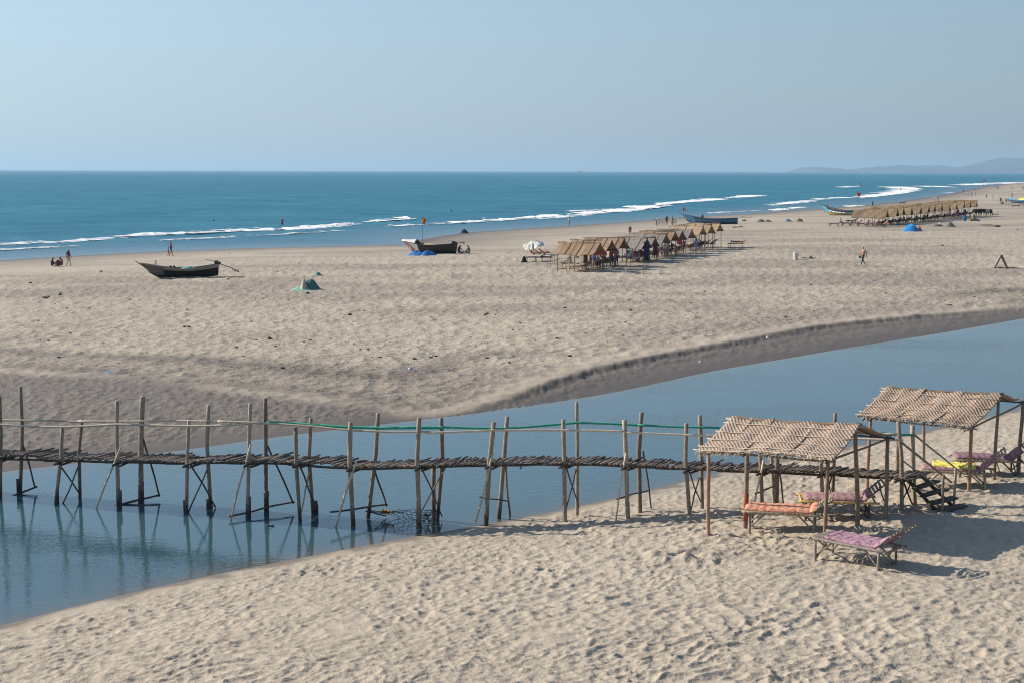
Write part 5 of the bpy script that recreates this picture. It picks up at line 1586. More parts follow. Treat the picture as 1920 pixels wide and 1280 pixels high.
# boat with the white bow
A, B = G(768, 475), G(855, 476)
b2, pt2, L2 = boat('black fishing boat with white painted bow and red stripe, blue tarpaulin beside it', A, B, 1.6, 1.35, .92, 1.18, [TAR, WHT, TAR, TAR, INN], patch=.25, rake=.95, seed=2, full=.40)
motor(b2, pt2(.96, 1.0, 0) + Vector((0, 0, -.25)), R(-8), .9)
m = MB(); m.slab(lambda u, v: pt2(.005 + .20 * u, 1.0, -1).lerp(pt2(.005 + .20 * u, 1.0, 1), v) + Vector((0, -.03 + .06 * v, .03 + (.10 + .34 * u) * math.sin(math.pi * v) ** .7)), 10, 8, .02); m.build('added_bow_sheet', WHT, b2, True)  # added white sheet, humped to catch sun since the bow paint is shaded
m = MB(); m.grid(lambda u, v: pt2(.02 + .10 * u + .05 * v, .28 + .62 * (1 - u), -1) + Vector((-.02, -.025, 0)), 6, 2); m.build('stripe', dye((.5, .05, .05), 'red_paint'), b2)
m = MB(); m.grid(lambda u, v: Vector(((u - .5) * 2.6, (v - .5) * 1.0, .26 * math.sin(math.pi * u) * math.sin(math.pi * v) + .06 * math.sin(u * 25) * math.sin(v * 13))), 20, 8)
o = tag(m.build('net_heap', dye((.42, .33, .22), 'tan_net'), None, True, b2.matrix_basis @ pt2(.42, .92, 0)), 'tan net piled inside the boat with the white bow', 'net'); o.rotation_euler = b2.rotation_euler
# blue boat
BLU = paint('blue_paint', (.05, .17, .33), .35, (.16, .2, .24)); BLD = paint('dark_blue_paint', (.035, .09, .16), .4, (.1, .12, .14)); LBL = paint('light_blue_paint', (.11, .34, .52), .3, (.3, .36, .4))
A, B = G(1289, 421.5), G(1383, 420.5)
b3, pt3, L3 = boat('long blue fishing boat behind the pale tan shelters, person sitting in it', A, B, 2.1, 1.75, .95, 1.15, [BLU, LBL, BLD, BLD, INN], patch=.16, rake=1.1, seed=3, stem=.5)
m = MB(); m.pole(pt3(.02, 1, 0), pt3(.02, 1, 0) + Vector((-.1, 0, 1.3)), .03); m.build('bow_staff', W_POST, b3)
m = MB(); q = pt3(.02, 1, 0) + Vector((-.1, 0, 1.3)); m.slab(lambda u, v: q + Vector((u * .55, .12 * math.sin(u * 6), -v * .6 - .25 * u)), 6, 4, .02); m.build('pennant', dye((.42, .12, .16), 'red_flag'), b3)
m = MB(); m.box(pt3(.58, .35, -1) + Vector((0, -.10, .1)), (1.6, .04, .3)); m.build('red_plank', paint('faded_red', (.26, .12, .11)), b3)
person('person in dark blue sitting in the long blue boat', b3.matrix_basis @ pt3(.30, .75, 0) + Vector((0, 0, -.35)), R(160), 'sitb', 'dark', (.05, .10, .16), (.04, .05, .08), 'long')
# colourful boat by the far row
TUR = paint('turquoise_paint', (.06, .36, .52), .2, (.3, .4, .44)); ORG = paint('orange_paint', (.48, .30, .08), .5, (.10, .28, .40))
A, B = G(1547, 404), G(1618, 404.5)
b4_, pt4, L4 = boat('turquoise fishing boat with high curved bow and orange lower side, by the far row', A, B, 2.2, 2.3, 1.0, 1.1, [TUR, TUR, ORG, TAR, INN], rake=1.5, patch=.12, low=.5, seed=4, stem=.5)
m = MB()
for t in np.linspace(.2, .55, 5): m.box(pt4(t, .62, -1) + Vector((0, -.07, 0)), (.62, .04, .20))
m.build('white_band', WHT, b4_)
m = MB(); m.pole(pt4(.12, .9, 0), pt4(.12, .9, 0) + Vector((.05, 0, 1.0)), .035); m.build('bow_post', W_DARK, b4_)
# boats at the right edge
A, B = at_px(1890, 381), at_px(1945, 383)
b5, pt5, L5 = boat('blue boat at the right edge with a yellow cover over its stern', A, B, 2.2, 1.5, 1.0, 1.2, [paint('navy_paint', (.03, .08, .26), .3), BLU, BLD, TUR, INN], rake=1.0, seed=5)
m = MB(); m.grid(lambda u, v: pt5(.45 + .5 * u, 1, 0) + Vector((0, (v - .5) * 2.0, .75 * math.sin(math.pi * v) ** .6 * (.7 + .3 * math.sin(u * 7)) - .1)), 16, 8)
o = tag(m.build('boat_cover', dye((.66, .52, .04), 'yellow_cover'), None, True, b5.location), 'bright yellow cover draped over the boat at the right edge', 'cover'); o.rotation_euler = b5.rotation_euler
m = MB(); fp_ = at_px(1890, 388)
for x_ in (0, .9, 1.8): m.pole((x_, 0, -.2), (x_ + .1, .1, 1.9), .05)
m.pole((-.3, 0, 1.75), (2.4, .1, 1.5), .06); m.pole((0, 0, .5), (1.9, 0, 1.3), .05)
tag(m.build('pole_rack', W_RED, None, True, fp_), 'reddish rack of poles standing left of the boat at the right edge', 'rack')
for i, (px, py, c_) in enumerate(((1898, 389, 2), (1915, 388, 0))):
    o = link('sun_bed', bm2[c_], None, at_px(px, py)); o.rotation_euler = (0, 0, R(-15 + 30 * i)); tag(o, ('plum', 'red')[i] + ' sun bed near the boat at the right edge of the beach', 'sun bed', 'sun beds at the right edge')

# ------------------------------------------------------------------ tarpaulins, nets, heaps
def heap(name, label, cat, p, sx, sy, sz, c, seed=1, rz=0, tex='cloth', group=None, lobes=3, flat=.0, mat=None, dome=0):
    g = random.Random(seed)
    L = [(g.uniform(-.45, .45), g.uniform(-.3, .3), g.uniform(.45, 1), g.uniform(.28, .5)) for _ in range(lobes)]
    L[0] = (-.1, 0, 1, .45)
    ph = [g.random() * 6 for _ in range(4)]
    def f(u, v):
        th = u * 2 * math.pi; r = v
        x, y = r * math.cos(th) * (1 + .12 * math.sin(3 * th + ph[0])), r * math.sin(th) * (1 + .12 * math.sin(2 * th + ph[1]))
        z = 0
        for a, b, h, w in L: z = max(z, h * math.exp(-((x - a) ** 2 + (y - b) ** 2) / (2 * w * w)))
        if dome: z = (1 - r * r) ** .62 * (.86 + .14 * math.sin(th * 2 + ph[3])) - .10 * abs(math.sin(th * 3.5 + ph[0])) * r * (1 - r) * 2
        z = z * (1 - r ** 4) + .05 * math.sin(9 * th + ph[2] + 4 * r) * r * (1 - r) * 3 + flat * (1 - r)
        return Vector((x * sx, y * sy, z * sz - .04 * (v > .99)))
    mb = MB(); mb.grid(f, 30, 10)
    o = mb.build(name, mat or dye(c, tex), None, True, p); o.rotation_euler = (0, 0, rz)
    return tag(o, label, cat, group)
heap('tarpaulin', 'blue tarpaulin, left of two spread before the boat with the white bow', 'tarpaulin', at_px(782, 479), 1.0, .9, .50, (.025, .17, .44), 3, dome=1)
heap('tarpaulin', 'blue tarpaulin, right of two spread before the boat with the white bow', 'tarpaulin', at_px(802, 479), 1.0, .9, .55, (.025, .17, .44), 4, dome=1)
heap('tarpaulin', 'bright blue tarpaulin tent on the sand before the far row', 'tarpaulin', at_px(1708, 434), 1.25, 1.2, 1.12, (.012, .22, .55), 6, dome=1)
heap('sack', 'orange brown sack behind the bright blue tarpaulin', 'sack', at_px(1724, 434), .55, .5, .8, (.45, .18, .09), 7)
heap('net_heap', 'pale teal net sheet spread on sand under the cream net', 'net', at_px(573, 543), 1.05, .9, .28, (.22, .42, .36), 8, lobes=2)
heap('net_heap', 'large dark teal net mound on the open sand', 'net', at_px(586, 543), .78, .6, .78, (.06, .16, .15), 9, lobes=2)
heap('net_heap', 'cream rope net bundled over the left of the teal mound', 'net', at_px(571, 543.5), .42, .5, .80, (.46, .42, .34), 10, lobes=1)
heap('net_heap', 'small green net heap behind the large teal mound', 'net', at_px(597, 517), .42, .4, .32, (.10, .24, .19), 11)
heap('boat_cover', 'grey brown covered hump, leftmost on the open beach beyond the blue boat', 'heap', at_px(1427, 417), 1.1, .8, .55, (.17, .16, .14), 12)
heap('boat_cover', 'second grey brown hump beside the leftmost covered hump', 'heap', at_px(1440, 417), .9, .7, .5, (.20, .185, .16), 13)
heap('tarpaulin', 'blue grey covered hump on the beach before the turquoise boat', 'heap', at_px(1478, 416), .95, .7, .5, (.16, .24, .27), 14)
heap('tarpaulin', 'brown covered hump right of the blue grey one', 'heap', at_px(1499, 416), .68, .6, .6, (.13, .12, .10), 15)
heap('sack', 'large grey sack heap before the far row', 'heap', at_px(1782, 426), 1.1, .8, .8, (.22, .185, .155), 16)
heap('driftwood', 'tangle of driftwood and rags left of the grey sack heap', 'driftwood', at_px(1759, 425), 1.0, .5, .38, (.16, .13, .10), 17, lobes=6)
heap('rag', 'white rag on the driftwood tangle before the far row', 'rag', at_px(1762, 423), .32, .3, .5, (.66, .66, .62), 18)
heap('sack', 'brown sack stack right of the blue drum', 'sack', at_px(1826, 415), .75, .6, 1.25, (.25, .19, .11), 19, lobes=2)
heap('sack', 'low dark sack right of the brown sack stack', 'sack', at_px(1834, 415), .55, .4, .32, (.13, .10, .07), 20)
heap('rock', 'dark pointed rock at the water edge', 'rock', at_px(871, 438), .95, .7, .72, (.035, .038, .042), 21, lobes=1)
m = MB(); m.tube([(0, 0, 0), (0, 0, .05), (.0, 0, .9), (0, 0, .95)], [.26, .28, .28, .26], 12)
dr = empty('drum', at_px(1809, 415), 0, 'blue plastic drum standing before the far row', 'drum'); m.build('barrel', dye((.02, .14, .33), 'blue_plastic'), dr, True)
m = MB(); m.tube([(0, 0, .28), (0, 0, .31)], .292, 12); m.build('hoop', dye((.02, .11, .26), 'blue_plastic'), dr); m = MB(); m.tube([(0, 0, .62), (0, 0, .65)], .292, 12); m.build('hoop', dye((.02, .11, .26), 'blue_plastic'), dr)
# bucket
bk = empty('bucket', at_px(1492, 487.5), 0, 'large white bucket standing alone on the open sand', 'bucket')
m = MB(); m.tube([(0, 0, 0), (0, 0, .35), (0, 0, .70)], [.20, .235, .27], 14, cap=False); m.tube([(0, 0, .70), (0, 0, .04)], [.25, .19], 14, cap=True)
m.build('pail', dye((.66, .63, .57), 'white_plastic'), bk, True)
m = MB(); m.tube([Vector((.27 * math.cos(t), .05, .70 + .12 * math.sin(t))) for t in np.linspace(0, math.pi, 9)], .018, 5); m.build('handle', dye((.66, .63, .57), 'white_plastic'), bk, True)
m = MB(); m.tube([Vector((.275 * math.cos(t), .275 * math.sin(t), .70)) for t in np.linspace(0, 2 * math.pi, 17)], .02, 5); m.build('rim', dye((.7, .67, .6), 'white_plastic'), bk, True)
heap('rag', 'dark rag lying right of the white bucket', 'rag', at_px(1507, 485), .45, .3, .12, (.08, .07, .06), 22)
heap('bottle_crate', 'olive crate remains on sand right of the white bucket', 'litter', at_px(1520, 485), .42, .3, .26, (.16, .16, .08), 23)
heap('rag', 'small white rag at the right end of the litter by the bucket', 'rag', at_px(1527, 485), .26, .2, .2, (.6, .57, .5), 24)
# A shaped trestle
tr = empty('trestle', at_px(1876, 503), 0, 'weathered A shaped wooden trestle standing on the right sand', 'trestle')
m = MB(); m.box((-.30, 0, .56), (.14, .22, 1.32), Matrix.Rotation(R(27), 3, 'Y')); m.build('leg', W_GREY, tr)
m = MB(); m.box((.32, .02, .54), (.18, .24, 1.28), Matrix.Rotation(R(-26), 3, 'Y')); m.build('leg', W_POST, tr)
m = MB(); m.box((.02, .01, 1.14), (.24, .26, .12)); m.build('ridge_block', W_GREY, tr)
m = MB(); m.pole((-.55, .25, .04), (1.5, .25, .03), .05, .04); tag(m.build('pole', W_DARK, None, True, at_px(1880, 503)), 'dark pole lying on sand behind the A shaped trestle', 'pole')
# planks and sticks on the far sand
def plank(label, a, b, w, th, mat, group=None):
    A, B = at_px(*a), at_px(*b); d = B - A; L = math.hypot(d.x, d.y)
    mb = MB(); mb.slab(lambda u, v: Vector(((u - .5) * L, (v - .5) * w * (1 - .4 * u), th + .04 * math.sin(u * 9))), 8, 2, th)
    o = mb.build('plank', mat, None, False, (A + B) / 2); o.rotation_euler = (0, 0, math.atan2(d.y, d.x)); return tag(o, label, 'plank', group)
plank('wide dark plank lying on the sand right of the far row', (1846, 424), (1871, 426), 1.4, .22, W_DARK)
plank('thin stick lying beyond the pale tan shelters', (1374, 427.5), (1392, 426), .25, .12, W_DARK)
plank('short dark log right of the long blue boat', (1393, 415), (1398, 414.5), .35, .22, W_DARK)
plank('long yellowish pole lying behind the long blue boat', (1388, 408.5), (1410, 408), .2, .14, W_YEL)
plank('flat dark board on the sand at far right', (1860, 403), (1872, 403), .6, .15, W_DARK)
plank('short stick lying on the left sand', (80, 559), (92, 558), .2, .08, W_DARK)
o = link('sun_bed', bm2[3], None, at_px(1686, 383)); tag(o, 'lone dark bed near the water edge behind the far row', 'sun bed', GB2)
# flags
def flag(label, base, h, w, fh, c, r=.03):
    root = empty('flag', base, 0, label, 'flag', 'flags by the sea')
    mb = MB(); mb.pole((0, 0, -.3), (0, 0, h), r, r * .6); mb.build('pole', W_DARK, root, True)
    g = random.Random(label)
    mb = MB(); mb.slab(lambda u, v: Vector((u * w * (1 - .25 * v) - .15 * w * v, .14 * math.sin(u * 8 + v * 3), h - .02 - fh * v - .30 * fh * u * u + .05 * math.sin(u * 14))), 14, 10, .012); mb.build('cloth', dye(c, 'flag_cloth'), root, True)
    return root
fb = at_px(792, 455)
flag('orange flag on a tall thin pole behind the boat with the white bow', fb, 3.55, .55, .85, (.72, .13, .02))
flag('red flag on a pole standing in the surf', PZ(1607, 377, SEA), 3.0, 1.3, 1.3, (.62, .10, .06), .05)
flag('small red and white flag far away near the end of the beach', PZ(1843, 350, SEA), 5.0, 1.5, 1.9, (.62, .25, .22), .06)
# white parasol squashed over dark beds, bathers under it
g = random.Random(77)
for i, (px, py, k, lb) in enumerate(((985, 491, 3, 'navy sun bed, left one under the crumpled white parasol'), (1003, 491, 3, 'navy sun bed, right one under the crumpled white parasol'))):
    put_bed(k, at_px(px, py), R(-12), lb, 'sun beds by the white parasol')
pp = at_px(1001, 478)
pr = empty('parasol', pp, 0, 'crumpled white parasol tilted over bathers left of the middle row', 'parasol')
m = MB(); m.pole((0, 0, -.2), (-.1, 0, 1.35), .03); m.build('pole', W_PALE, pr)
rot = Matrix.Rotation(R(14), 3, 'X') @ Matrix.Rotation(R(-10), 3, 'Y')
def canopy(u, v):
    th = u * 2 * math.pi; r = v
    return Vector((-.1, 0, 1.32)) + rot @ Vector((1.15 * r * math.cos(th), 1.15 * r * math.sin(th), -.42 * r * r + .10 * abs(math.sin(th * 4)) * r + .09 * math.sin(th * 11 + 2) * r + .12 * math.sin(th * 3 + r * 5) * r))
m = MB(); m.grid(canopy, 32, 6); m.build('canopy', dye((.66, .65, .58), 'white_cloth'), pr)
for k in range(8):
    m = MB(); m.tube([canopy(k / 8, v) + Vector((0, 0, -.02)) for v in (0, .5, 1)], .012, 4); m.build('rib', W_PALE, pr)
PB = 'bathers under the white parasol'
person('sunburnt bather sitting left under the white parasol', at_px(1000, 488, .02), R(60), 'lounge', 'pink', None, (.35, .07, .06), 'brief', group=PB)
person('sunburnt bather lying in the middle under the white parasol', at_px(1010, 488, .05), R(100), 'lounge', 'pink', None, (.08, .06, .07), 'brief', group=PB)
person('bather with red towel at the right under the white parasol', at_px(1020, 487, .02), R(80), 'lounge', 'tan', (.42, .06, .07), (.4, .06, .07), 'brief', group=PB)
heap('bag', 'black bag standing before the beds by the white parasol', 'bag', at_px(983, 492), .36, .3, .62, (.015, .015, .02), 31, lobes=1)

# ------------------------------------------------------------------ people on the open beach
person('bare chested man in dark green trousers walking across the open sand, carrying a dark bundle', at_px(1618, 499), R(-62), 'walk', 'pink', None, (.035, .05, .035), 'long', hair=(.08, .05, .03), h=1.06)
heap('bundle', 'dark bundle in the hand of the walking man', 'bundle', at_px(1612, 499, .78), .15, .13, .2, (.02, .018, .016), 33)
person('person in dark top, leftmost of three sitting by the sea at left', at_px(99, 500), R(100), 'sitg', 'dark', (.04, .05, .045), (.03, .03, .05), 'long')
person('child in maroon, middle of three sitting by the sea at left', at_px(109, 500), R(20), 'sitg', 'dark', (.14, .03, .03), (.16, .05, .05), 'long', h=.85)
person('person in pink with white headscarf, right of three sitting by the sea at left', at_px(114, 499.5), R(-40), 'sitg', 'brown', (.38, .15, .16), (.26, .08, .08), 'long', hair=(.7, .68, .62), h=1.1)
person('person with maroon shirt and pale trousers standing by the seated group at left', at_px(129, 499), R(60), 'walk2', 'dark', (.15, .05, .05), (.36, .30, .22), 'long', h=.98)
person('woman in dark red swimsuit walking along the left shore with a child', at_px(321, 481), R(100), 'walk2', 'tan', (.10, .03, .03), (.10, .03, .03), 'brief', sleeve=False, hair=(.03, .02, .015))
person('small child in white walking beside the woman on the left shore', at_px(316, 481), R(100), 'walk2', 'tan', (.4, .33, .3), (.3, .25, .22), 'brief', sleeve=False, h=.62)
person('woman in purple sari sitting beside the boat with the white bow', at_px(862, 476), R(60), 'cross', 'dark', (.11, .05, .13), (.14, .06, .17), 'long', h=1.1)
person('person in green with white cloth sitting right of the woman in purple', at_px(878, 476), R(-100), 'cross', 'dark', (.10, .13, .11), (.30, .28, .26), 'long', h=1.1)
person('bare chested man in navy shorts walking along the wet sand', at_px(1067, 425), R(110), 'walk2', 'pink', None, (.02, .025, .10), 'short', h=.98)
person('woman in red bikini walking behind the middle row', at_px(1181, 445), R(20), 'walk2', 'pink', (.34, .07, .07), (.34, .05, .06), 'brief', sleeve=False, hair=(.22, .10, .06))
person('man in white shirt pushing a bicycle along the shore', at_px(1231, 424), R(-100), 'hold', 'dark', (.66, .66, .64), (.06, .05, .06), 'long', h=1.04)
person('man in dark red vest and black shorts between two cyclists on the shore', at_px(1250, 423.5), R(0), 'stand', 'dark', (.16, .06, .07), (.02, .02, .02), 'short', sleeve=False, h=1.04)
person('person in pale top with the second bicycle on the shore', at_px(1260, 422), R(60), 'hold', 'dark', (.5, .42, .38), (.14, .08, .06), 'short')
def bicycle(label, p, rz):
    root = empty('bicycle', p, rz, label, 'bicycle', 'bicycles on the shore')
    m0 = dye((.02, .02, .022), 'black_metal')
    for x in (-.52, .52):
        m = MB(); m.tube([Vector((x + .33 * math.cos(t), 0, .34 + .33 * math.sin(t))) for t in np.linspace(0, 2 * math.pi, 17)], .025, 5)
        for k in range(4): m.tube([Vector((x - .32 * math.cos(k * .785), 0, .34 - .32 * math.sin(k * .785))), Vector((x + .32 * math.cos(k * .785), 0, .34 + .32 * math.sin(k * .785)))], .006, 3)
        m.build('wheel', m0, root)
    m = MB()
    for a, b in (((-.52, 0, .34), (-.1, 0, .30)), ((-.52, 0, .34), (-.2, 0, .80)), ((-.1, 0, .30), (-.22, 0, .92)), ((-.2, 0, .82), (.36, 0, .84)), ((-.1, 0, .30), (.38, 0, .78)), ((.52, 0, .34), (.34, 0, 1.0))): m.tube([a, b], .02, 5)
    m.build('frame', m0, root)
    m = MB(); m.box((-.24, 0, .95), (.25, .15, .06)); m.build('saddle', m0, root)
    m = MB(); m.tube([(.25, -.28, 1.02), (.34, 0, 1.0), (.25, .28, 1.02)], .016, 5); m.build('handlebar', m0, root)
bicycle('black bicycle pushed by the man in white shirt', at_px(1237, 424) + Vector((.1, -.1, 0)), R(10)); bicycle('black bicycle beside the person in pale top', at_px(1261, 422.3) + Vector((.25, -.25, 0)), R(50))
person('person in blue standing before the stern of the turquoise boat', at_px(1615, 409), R(170), 'stand', 'dark', (.08, .15, .30), (.10, .13, .25), 'long', h=1.04)
WB = 'people on the far beach'
FARP = [
    (1752, 379, 'walk2', 'dark', (.62, .62, .62), (.16, .12, .12), 'person in white top, left of two walking behind the far row', 1),
    (1758.5, 379, 'stand', 'dark', (.05, .045, .06), (.05, .05, .07), 'person in black, right of two walking behind the far row', 1),
    (1806, 362, 'stand', 'dark', (.06, .07, .10), (.05, .06, .09), 'lone dark figure standing at the water edge above the far row', 1.1),
    (1811.7, 367.5, 'stand', 'dark', (.60, .58, .58), (.10, .08, .09), 'person in white, leftmost of the four by the bend of the far shore', 1),
    (1815, 368, 'walk2', 'dark', (.55, .52, .52), (.12, .10, .11), 'person in cream, second of the four by the bend of the far shore', 1),
    (1822, 369.5, 'stand', 'dark', (.08, .08, .09), (.06, .06, .07), 'person in dark clothes, third of the four by the bend of the far shore', 1.1),
    (1828.5, 368.5, 'walk', 'tan', (.20, .17, .16), (.25, .22, .22), 'person in grey, rightmost of the four by the bend of the far shore', 1),
    (1849.5, 374, 'walk', 'dark', None, (.05, .05, .06), 'dark bather walking, left of a pair on the far open sand', 1),
    (1861.6, 373, 'walk2', 'dark', (.06, .05, .05), (.05, .05, .05), 'dark clothed walker, right of a pair on the far open sand', 1),
    (1876, 383, 'stand', 'dark', (.04, .04, .05), (.04, .05, .05), 'tall person in black left of the pole rack at far right', 1.12),
    (1880, 384, 'sitg', 'dark', (.10, .09, .08), (.06, .05, .05), 'person crouching beside the tall one in black at far right', 1.2),
    (1886.5, 384, 'stand', 'dark', (.26, .13, .11), (.20, .09, .08), 'person in reddish brown before the pole rack at far right', 1.05),
    (1897.5, 371, 'walk', 'dark', (.60, .60, .60), (.03, .03, .04), 'person in white top and black trousers above the boat at right edge', 1.08),
    (1866, 354, 'stand', 'dark', (.10, .06, .10), (.07, .06, .09), 'left figure in the dark knot of people at the far water edge', 1.15),
    (1869.5, 354.5, 'stand', 'dark', (.13, .07, .08), (.08, .06, .08), 'right figure in the dark knot of people at the far water edge', 1.15),
    (1872, 356, 'walk2', 'tan', None, (.10, .06, .06), 'bather just right of the dark knot of people at the far water edge', 1),
    (1875, 347.5, 'stand', 'dark', (.06, .06, .08), (.06, .06, .08), 'tiny dark figure in the shallows beyond the knot of people', 1.1),
    (1896.5, 356, 'walk', 'tan', None, (.12, .08, .08), 'bather, left of two playing near the far right shore', 1),
    (1901, 356, 'walk2', 'tan', (.40, .22, .18), (.2, .12, .1), 'person in pinkish top, right of two playing near the far right shore', 1),
    (1911, 347.5, 'stand', 'dark', (.03, .03, .05), (.04, .04, .05), 'dark figure at the surf at the far right', 1.15),
    (1918, 357, 'stand', 'dark', (.07, .07, .09), (.06, .06, .07), 'dark figure cut by the right edge of the view on far sand', 1.1),
    (1827, 357, 'sitg', 'dark', (.10, .09, .10), (.08, .08, .09), 'small dark figure crouching at the water edge of the far beach', 1.1),
    (1851, 348.5, 'stand', 'dark', (.08, .07, .08), (.06, .06, .07), 'tiny figure far off at the tip of the wet sand', 1.0),
    (1905, 345.5, 'stand', 'tan', (.25, .2, .2), (.1, .1, .12), 'tiny pale figure by the farthest surf at right', 1.0)]
for i, (px, py, ps, sk, tp, bt, lb, hh_) in enumerate(FARP):
    person(lb, at_px(px, py, zmin=SEA), R(random.Random(i).uniform(0, 360)), ps, sk, tp, bt, 'long' if tp else 'brief', group=WB, h=hh_)
# swimmers and waders
BA = 'bathers in the sea'
person('bather with tan back standing waist deep in the sea at left', PZ(529, 422, SEA) + Vector((0, 0, -.75)), R(30), 'hold', 'tan', None, (.05, .05, .06), 'brief', group=BA, h=1.2)
person('swimmer with only head and shoulders above water, leftmost in the sea', PZ(401, 414.5, SEA) + Vector((0, 0, -1.2)), R(-30), 'stand', 'brown', None, (.05, .05, .06), 'brief', group=BA)
person('distant swimmer head just above the water behind the orange flag', PZ(846.5, 395.5, SEA) + Vector((0, 0, -1.35)), R(0), 'stand', 'dark', None, (.05, .05, .06), 'brief', group=BA)
person('dark wader standing in the shallows before the far row', PZ(1636, 388, SEA) + Vector((0, 0, -.2)), R(40), 'stand', 'dark', (.04, .06, .09), (.03, .04, .06), 'short', group=BA, h=1.1)
person('bather waist deep in the surf right of the red flag', PZ(1656, 356.5, SEA) + Vector((0, 0, -.6)), R(10), 'arms', 'tan', None, (.06, .06, .08), 'brief', group=BA, h=1.2)
person('swimmer in the breaking waves above the far row', PZ(1689, 357, SEA) + Vector((0, 0, -.7)), R(10), 'stand', 'brown', None, (.06, .06, .08), 'brief', group=BA, h=1.2)
# a small white motor boat and a ship far out
m = MB(); wb = empty('motor_boat', PZ(1611, 350, SEA), R(5), 'small white motor boat with a dark driver out beyond the surf', 'boat')
m.grid(lambda u, v: Vector(((u - .5) * 5.2, (v - .5) * 1.7 * math.sin(math.pi * min(1, .15 + u * .85)) ** .5, .75 - .9 * math.sin(math.pi * v) * 1.0 + .35 * u * u)), 10, 6); m.box((-1, 0, .55), (2.4, 1.3, .1)); m.build('hull', dye((.72, .73, .72), 'white_plastic'), wb)
person('dark driver standing in the small white motor boat', PZ(1613, 350, SEA) + Vector((0, 0, .3)), 0, 'hold', 'dark', (.05, .04, .05), (.05, .05, .06), 'long', h=1.2, group=BA)
m = MB(); sh_ = empty('ship', P(1090, 322.6, 9000), R(12), 'faint grey ship on the far horizon', 'ship'); sh_.location.z = SEA
m.box((0, 0, 2.2), (34, 8, 5)); m.build('hull', dye((.12, .13, .14), 'ship_paint'), sh_); m = MB(); m.box((-9, 0, 8), (8, 6, 7)); m.tube([(4, 0, 4), (4, 0, 16)], .5, 5); m.build('superstructure', dye((.25, .26, .27), 'ship_paint'), sh_)
m = MB(); s2 = empty('ship', P(409, 321.6, 11000), R(-8), 'very faint low ship on the horizon at left', 'ship'); s2.location.z = SEA
m.box((0, 0, 2), (60, 10, 4)); m.build('hull', dye((.12, .13, .14), 'ship_paint'), s2)

# ------------------------------------------------------------------ cows
def cow_mesh():
    J = [(-.62,0,1.05),(-.2,0,1.0),(.3,0,1.02),(.62,0,1.12),(.88,0,1.22),(1.05,0,1.12),(1.24,0,.96),
         (-.62,.2,.75),(-.70,.2,.45),(-.66,.2,.04),(-.62,-.2,.75),(-.70,-.2,.45),(-.66,-.2,.04),
         (.45,.2,.70),(.45,.2,.38),(.46,.2,.04),(.45,-.2,.70),(.45,-.2,.38),(.46,-.2,.04),(-.82,0,.85),(-.84,0,.5),
         (1.04,.16,1.24),(1.04,-.16,1.24)]
    E = [(0,1),(1,2),(2,3),(3,4),(4,5),(5,6),(0,7),(7,8),(8,9),(0,10),(10,11),(11,12),(2,13),(13,14),(14,15),(2,16),(16,17),(17,18),(0,19),(19,20),(5,21),(5,22)]
    Rr = [.28,.33,.30,.24,.15,.13,.075,.14,.075,.05,.14,.075,.05,.11,.065,.05,.11,.065,.05,.035,.03,.03,.03]
    me = bpy.data.meshes.new('cow_frame'); me.from_pydata(J, E, []); ob = bpy.data.objects.new('cow_frame', me); col.objects.link(ob)
    ob.modifiers.new('skin', 'SKIN')
    for i, v in enumerate(me.skin_vertices[0].data): v.radius = (Rr[i], Rr[i]); v.use_root = i == 1
    s = ob.modifiers.new('sub', 'SUBSURF'); s.levels = 1; s.render_levels = 1
    bpy.context.view_layer.update(); out = bpy.data.meshes.new_from_object(ob.evaluated_get(bpy.context.evaluated_depsgraph_get()))
    bpy.data.objects.remove(ob); bpy.data.meshes.remove(me)
    out.polygons.foreach_set('use_smooth', [True] * len(out.polygons)); out.materials.append(cloth('dark_hide', (.045, .034, .028), .3, 3)); out.name = 'cow'
    return out
cm = cow_mesh()
for i, (px, py, rz, lb) in enumerate(((1833, 406, 200, 'dark cow, left of three at the end of the far row'), (1842, 405.5, 15, 'dark cow, middle of three at the end of the far row'), (1854, 406.5, 110, 'dark cow, rightmost of three at the end of the far row, seen end on'))):
    o = link('cow', cm, None, at_px(px, py)); o.rotation_euler = (0, 0, R(rz)); o.scale = (1.05,) * 3; tag(o, lb, 'cow', 'cows at the far row')

# ------------------------------------------------------------------ small litter, birds
m = MB(); bd = P(511, 985, 33.0)
m.ball((0, 0, 0), (.10, .03, .03)); m.add([(.03, 0, .01), (-.04, 0, .01), (-.10, .20, .10), (.0, .13, .07)], [(0, 1, 2, 3)]); m.add([(.03, 0, .01), (-.04, 0, .01), (-.09, -.20, .05), (.01, -.13, .05)], [(0, 1, 2, 3)]); m.add([(-.08, .01, 0), (-.08, -.01, 0), (-.17, -.03, 0), (-.17, .03, 0)], [(0, 1, 2, 3)])
tag(m.build('bird', dye((.02, .02, .025), 'dark_feather'), None, False, bd), 'small dark swallow flying low over the creek', 'bird').rotation_euler = (0, R(-60), R(70))
col.objects[-1].scale = (.55, .55, .55)
heap('plastic_sheet', 'small blue plastic sheet on the sand at left', 'litter', at_px(204, 698), .19, .12, .05, (.12, .38, .52), 41)
heap('plastic_bag', 'blue and white plastic scrap on the middle sand', 'litter', at_px(770, 690), .11, .08, .06, (.45, .55, .66), 42)
heap('plastic_bag', 'tiny white scrap high on the middle sand', 'litter', at_px(804, 662), .10, .07, .06, (.7, .68, .63), 43)
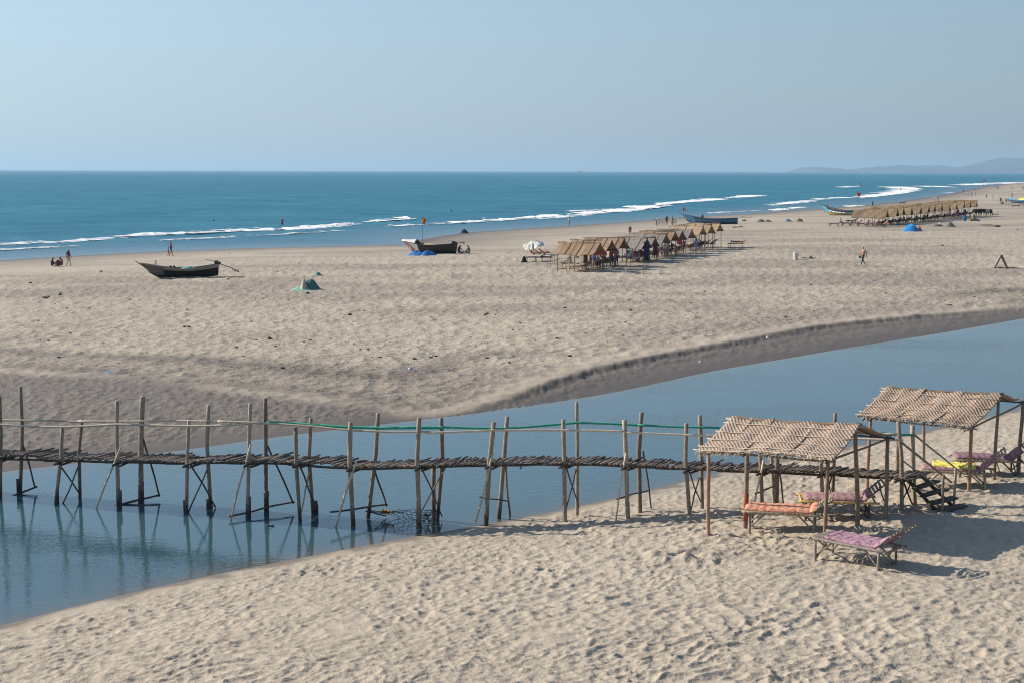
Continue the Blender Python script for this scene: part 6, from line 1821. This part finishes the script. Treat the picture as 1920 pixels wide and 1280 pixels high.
heap('plastic_bag', 'tiny white scrap on the dark wet slope', 'litter', at_px(1313, 678), .10, .07, .06, (.7, .68, .63), 44)
heap('plastic_bag', 'pale rag caught on the crumbling bank edge', 'litter', at_px(1440, 634), .16, .1, .12, (.6, .56, .5), 45)
rk = random.Random(12)
def weed(i, px, py, lb, s):
    heap('seaweed_clump', lb, 'seaweed', at_px(px, py), s * 1.3, s, s * .9, (.045, .037, .03), 50 + i, group='dark weed clumps on the far sand')
for i, (px, py, lb, s) in enumerate([
    (506, 636, 'dark weed clump in the middle of the left sand plateau', .15), (346, 614, 'left of two dark weed clumps side by side on the left sand', .12), (354, 614, 'right of two dark weed clumps side by side on the left sand', .11),
    (577, 550, 'dark weed clump just in front of the large teal net mound', .13), (428, 524, 'dark weed clump below the stern of the left boat', .11), (190, 510, 'dark weed clump between the seated group and the left boat', .15),
    (113, 553, 'dark weed clump on the smooth sand at far left, near a short stick', .14), (57, 531, 'dark weed clump nearest the left edge of the beach', .12), (656, 591, 'dark weed clump alone on sand right of the teal net', .13),
    (1767, 461, 'dark weed clump on sand between the blue tarpaulin and the trestle', .15), (1655, 445, 'dark weed clump on sand behind the walking man', .13), (1908, 432, 'dark weed clump near the right edge beyond the trestle', .16)]):
    weed(i, px, py, lb, s)
sc = MB()
for px, py in [(227, 529), (430, 476), (588, 487), (520, 510), (445, 640), (275, 661), (320, 668), (154, 683), (1709, 448), (1814, 461), (1740, 457), (1832, 443), (1476, 449), (962, 562), (930, 590), (870, 614), (1023, 617), (690, 654), (812, 660), (455, 668), (303, 606), (259, 619)] + [(rk.uniform(60, 1850), 0) for _ in range(150)]:
    if py == 0:
        py = rk.uniform(530, 600) if px > 1200 else rk.uniform(545, 690)
    p = at_px(px, py); s = rk.uniform(.03, .09)
    if EDGE.dist(np.array([p.x]), np.array([p.y]))[0] < 1: continue
    sc.ball(p, (s * 1.5, s, s * .6), 5, 3)
tag(sc.build('beach_debris', dye((.05, .042, .034), 'debris')), 'scattered specks of dry weed and shell on the far sand', 'debris', kind='stuff')
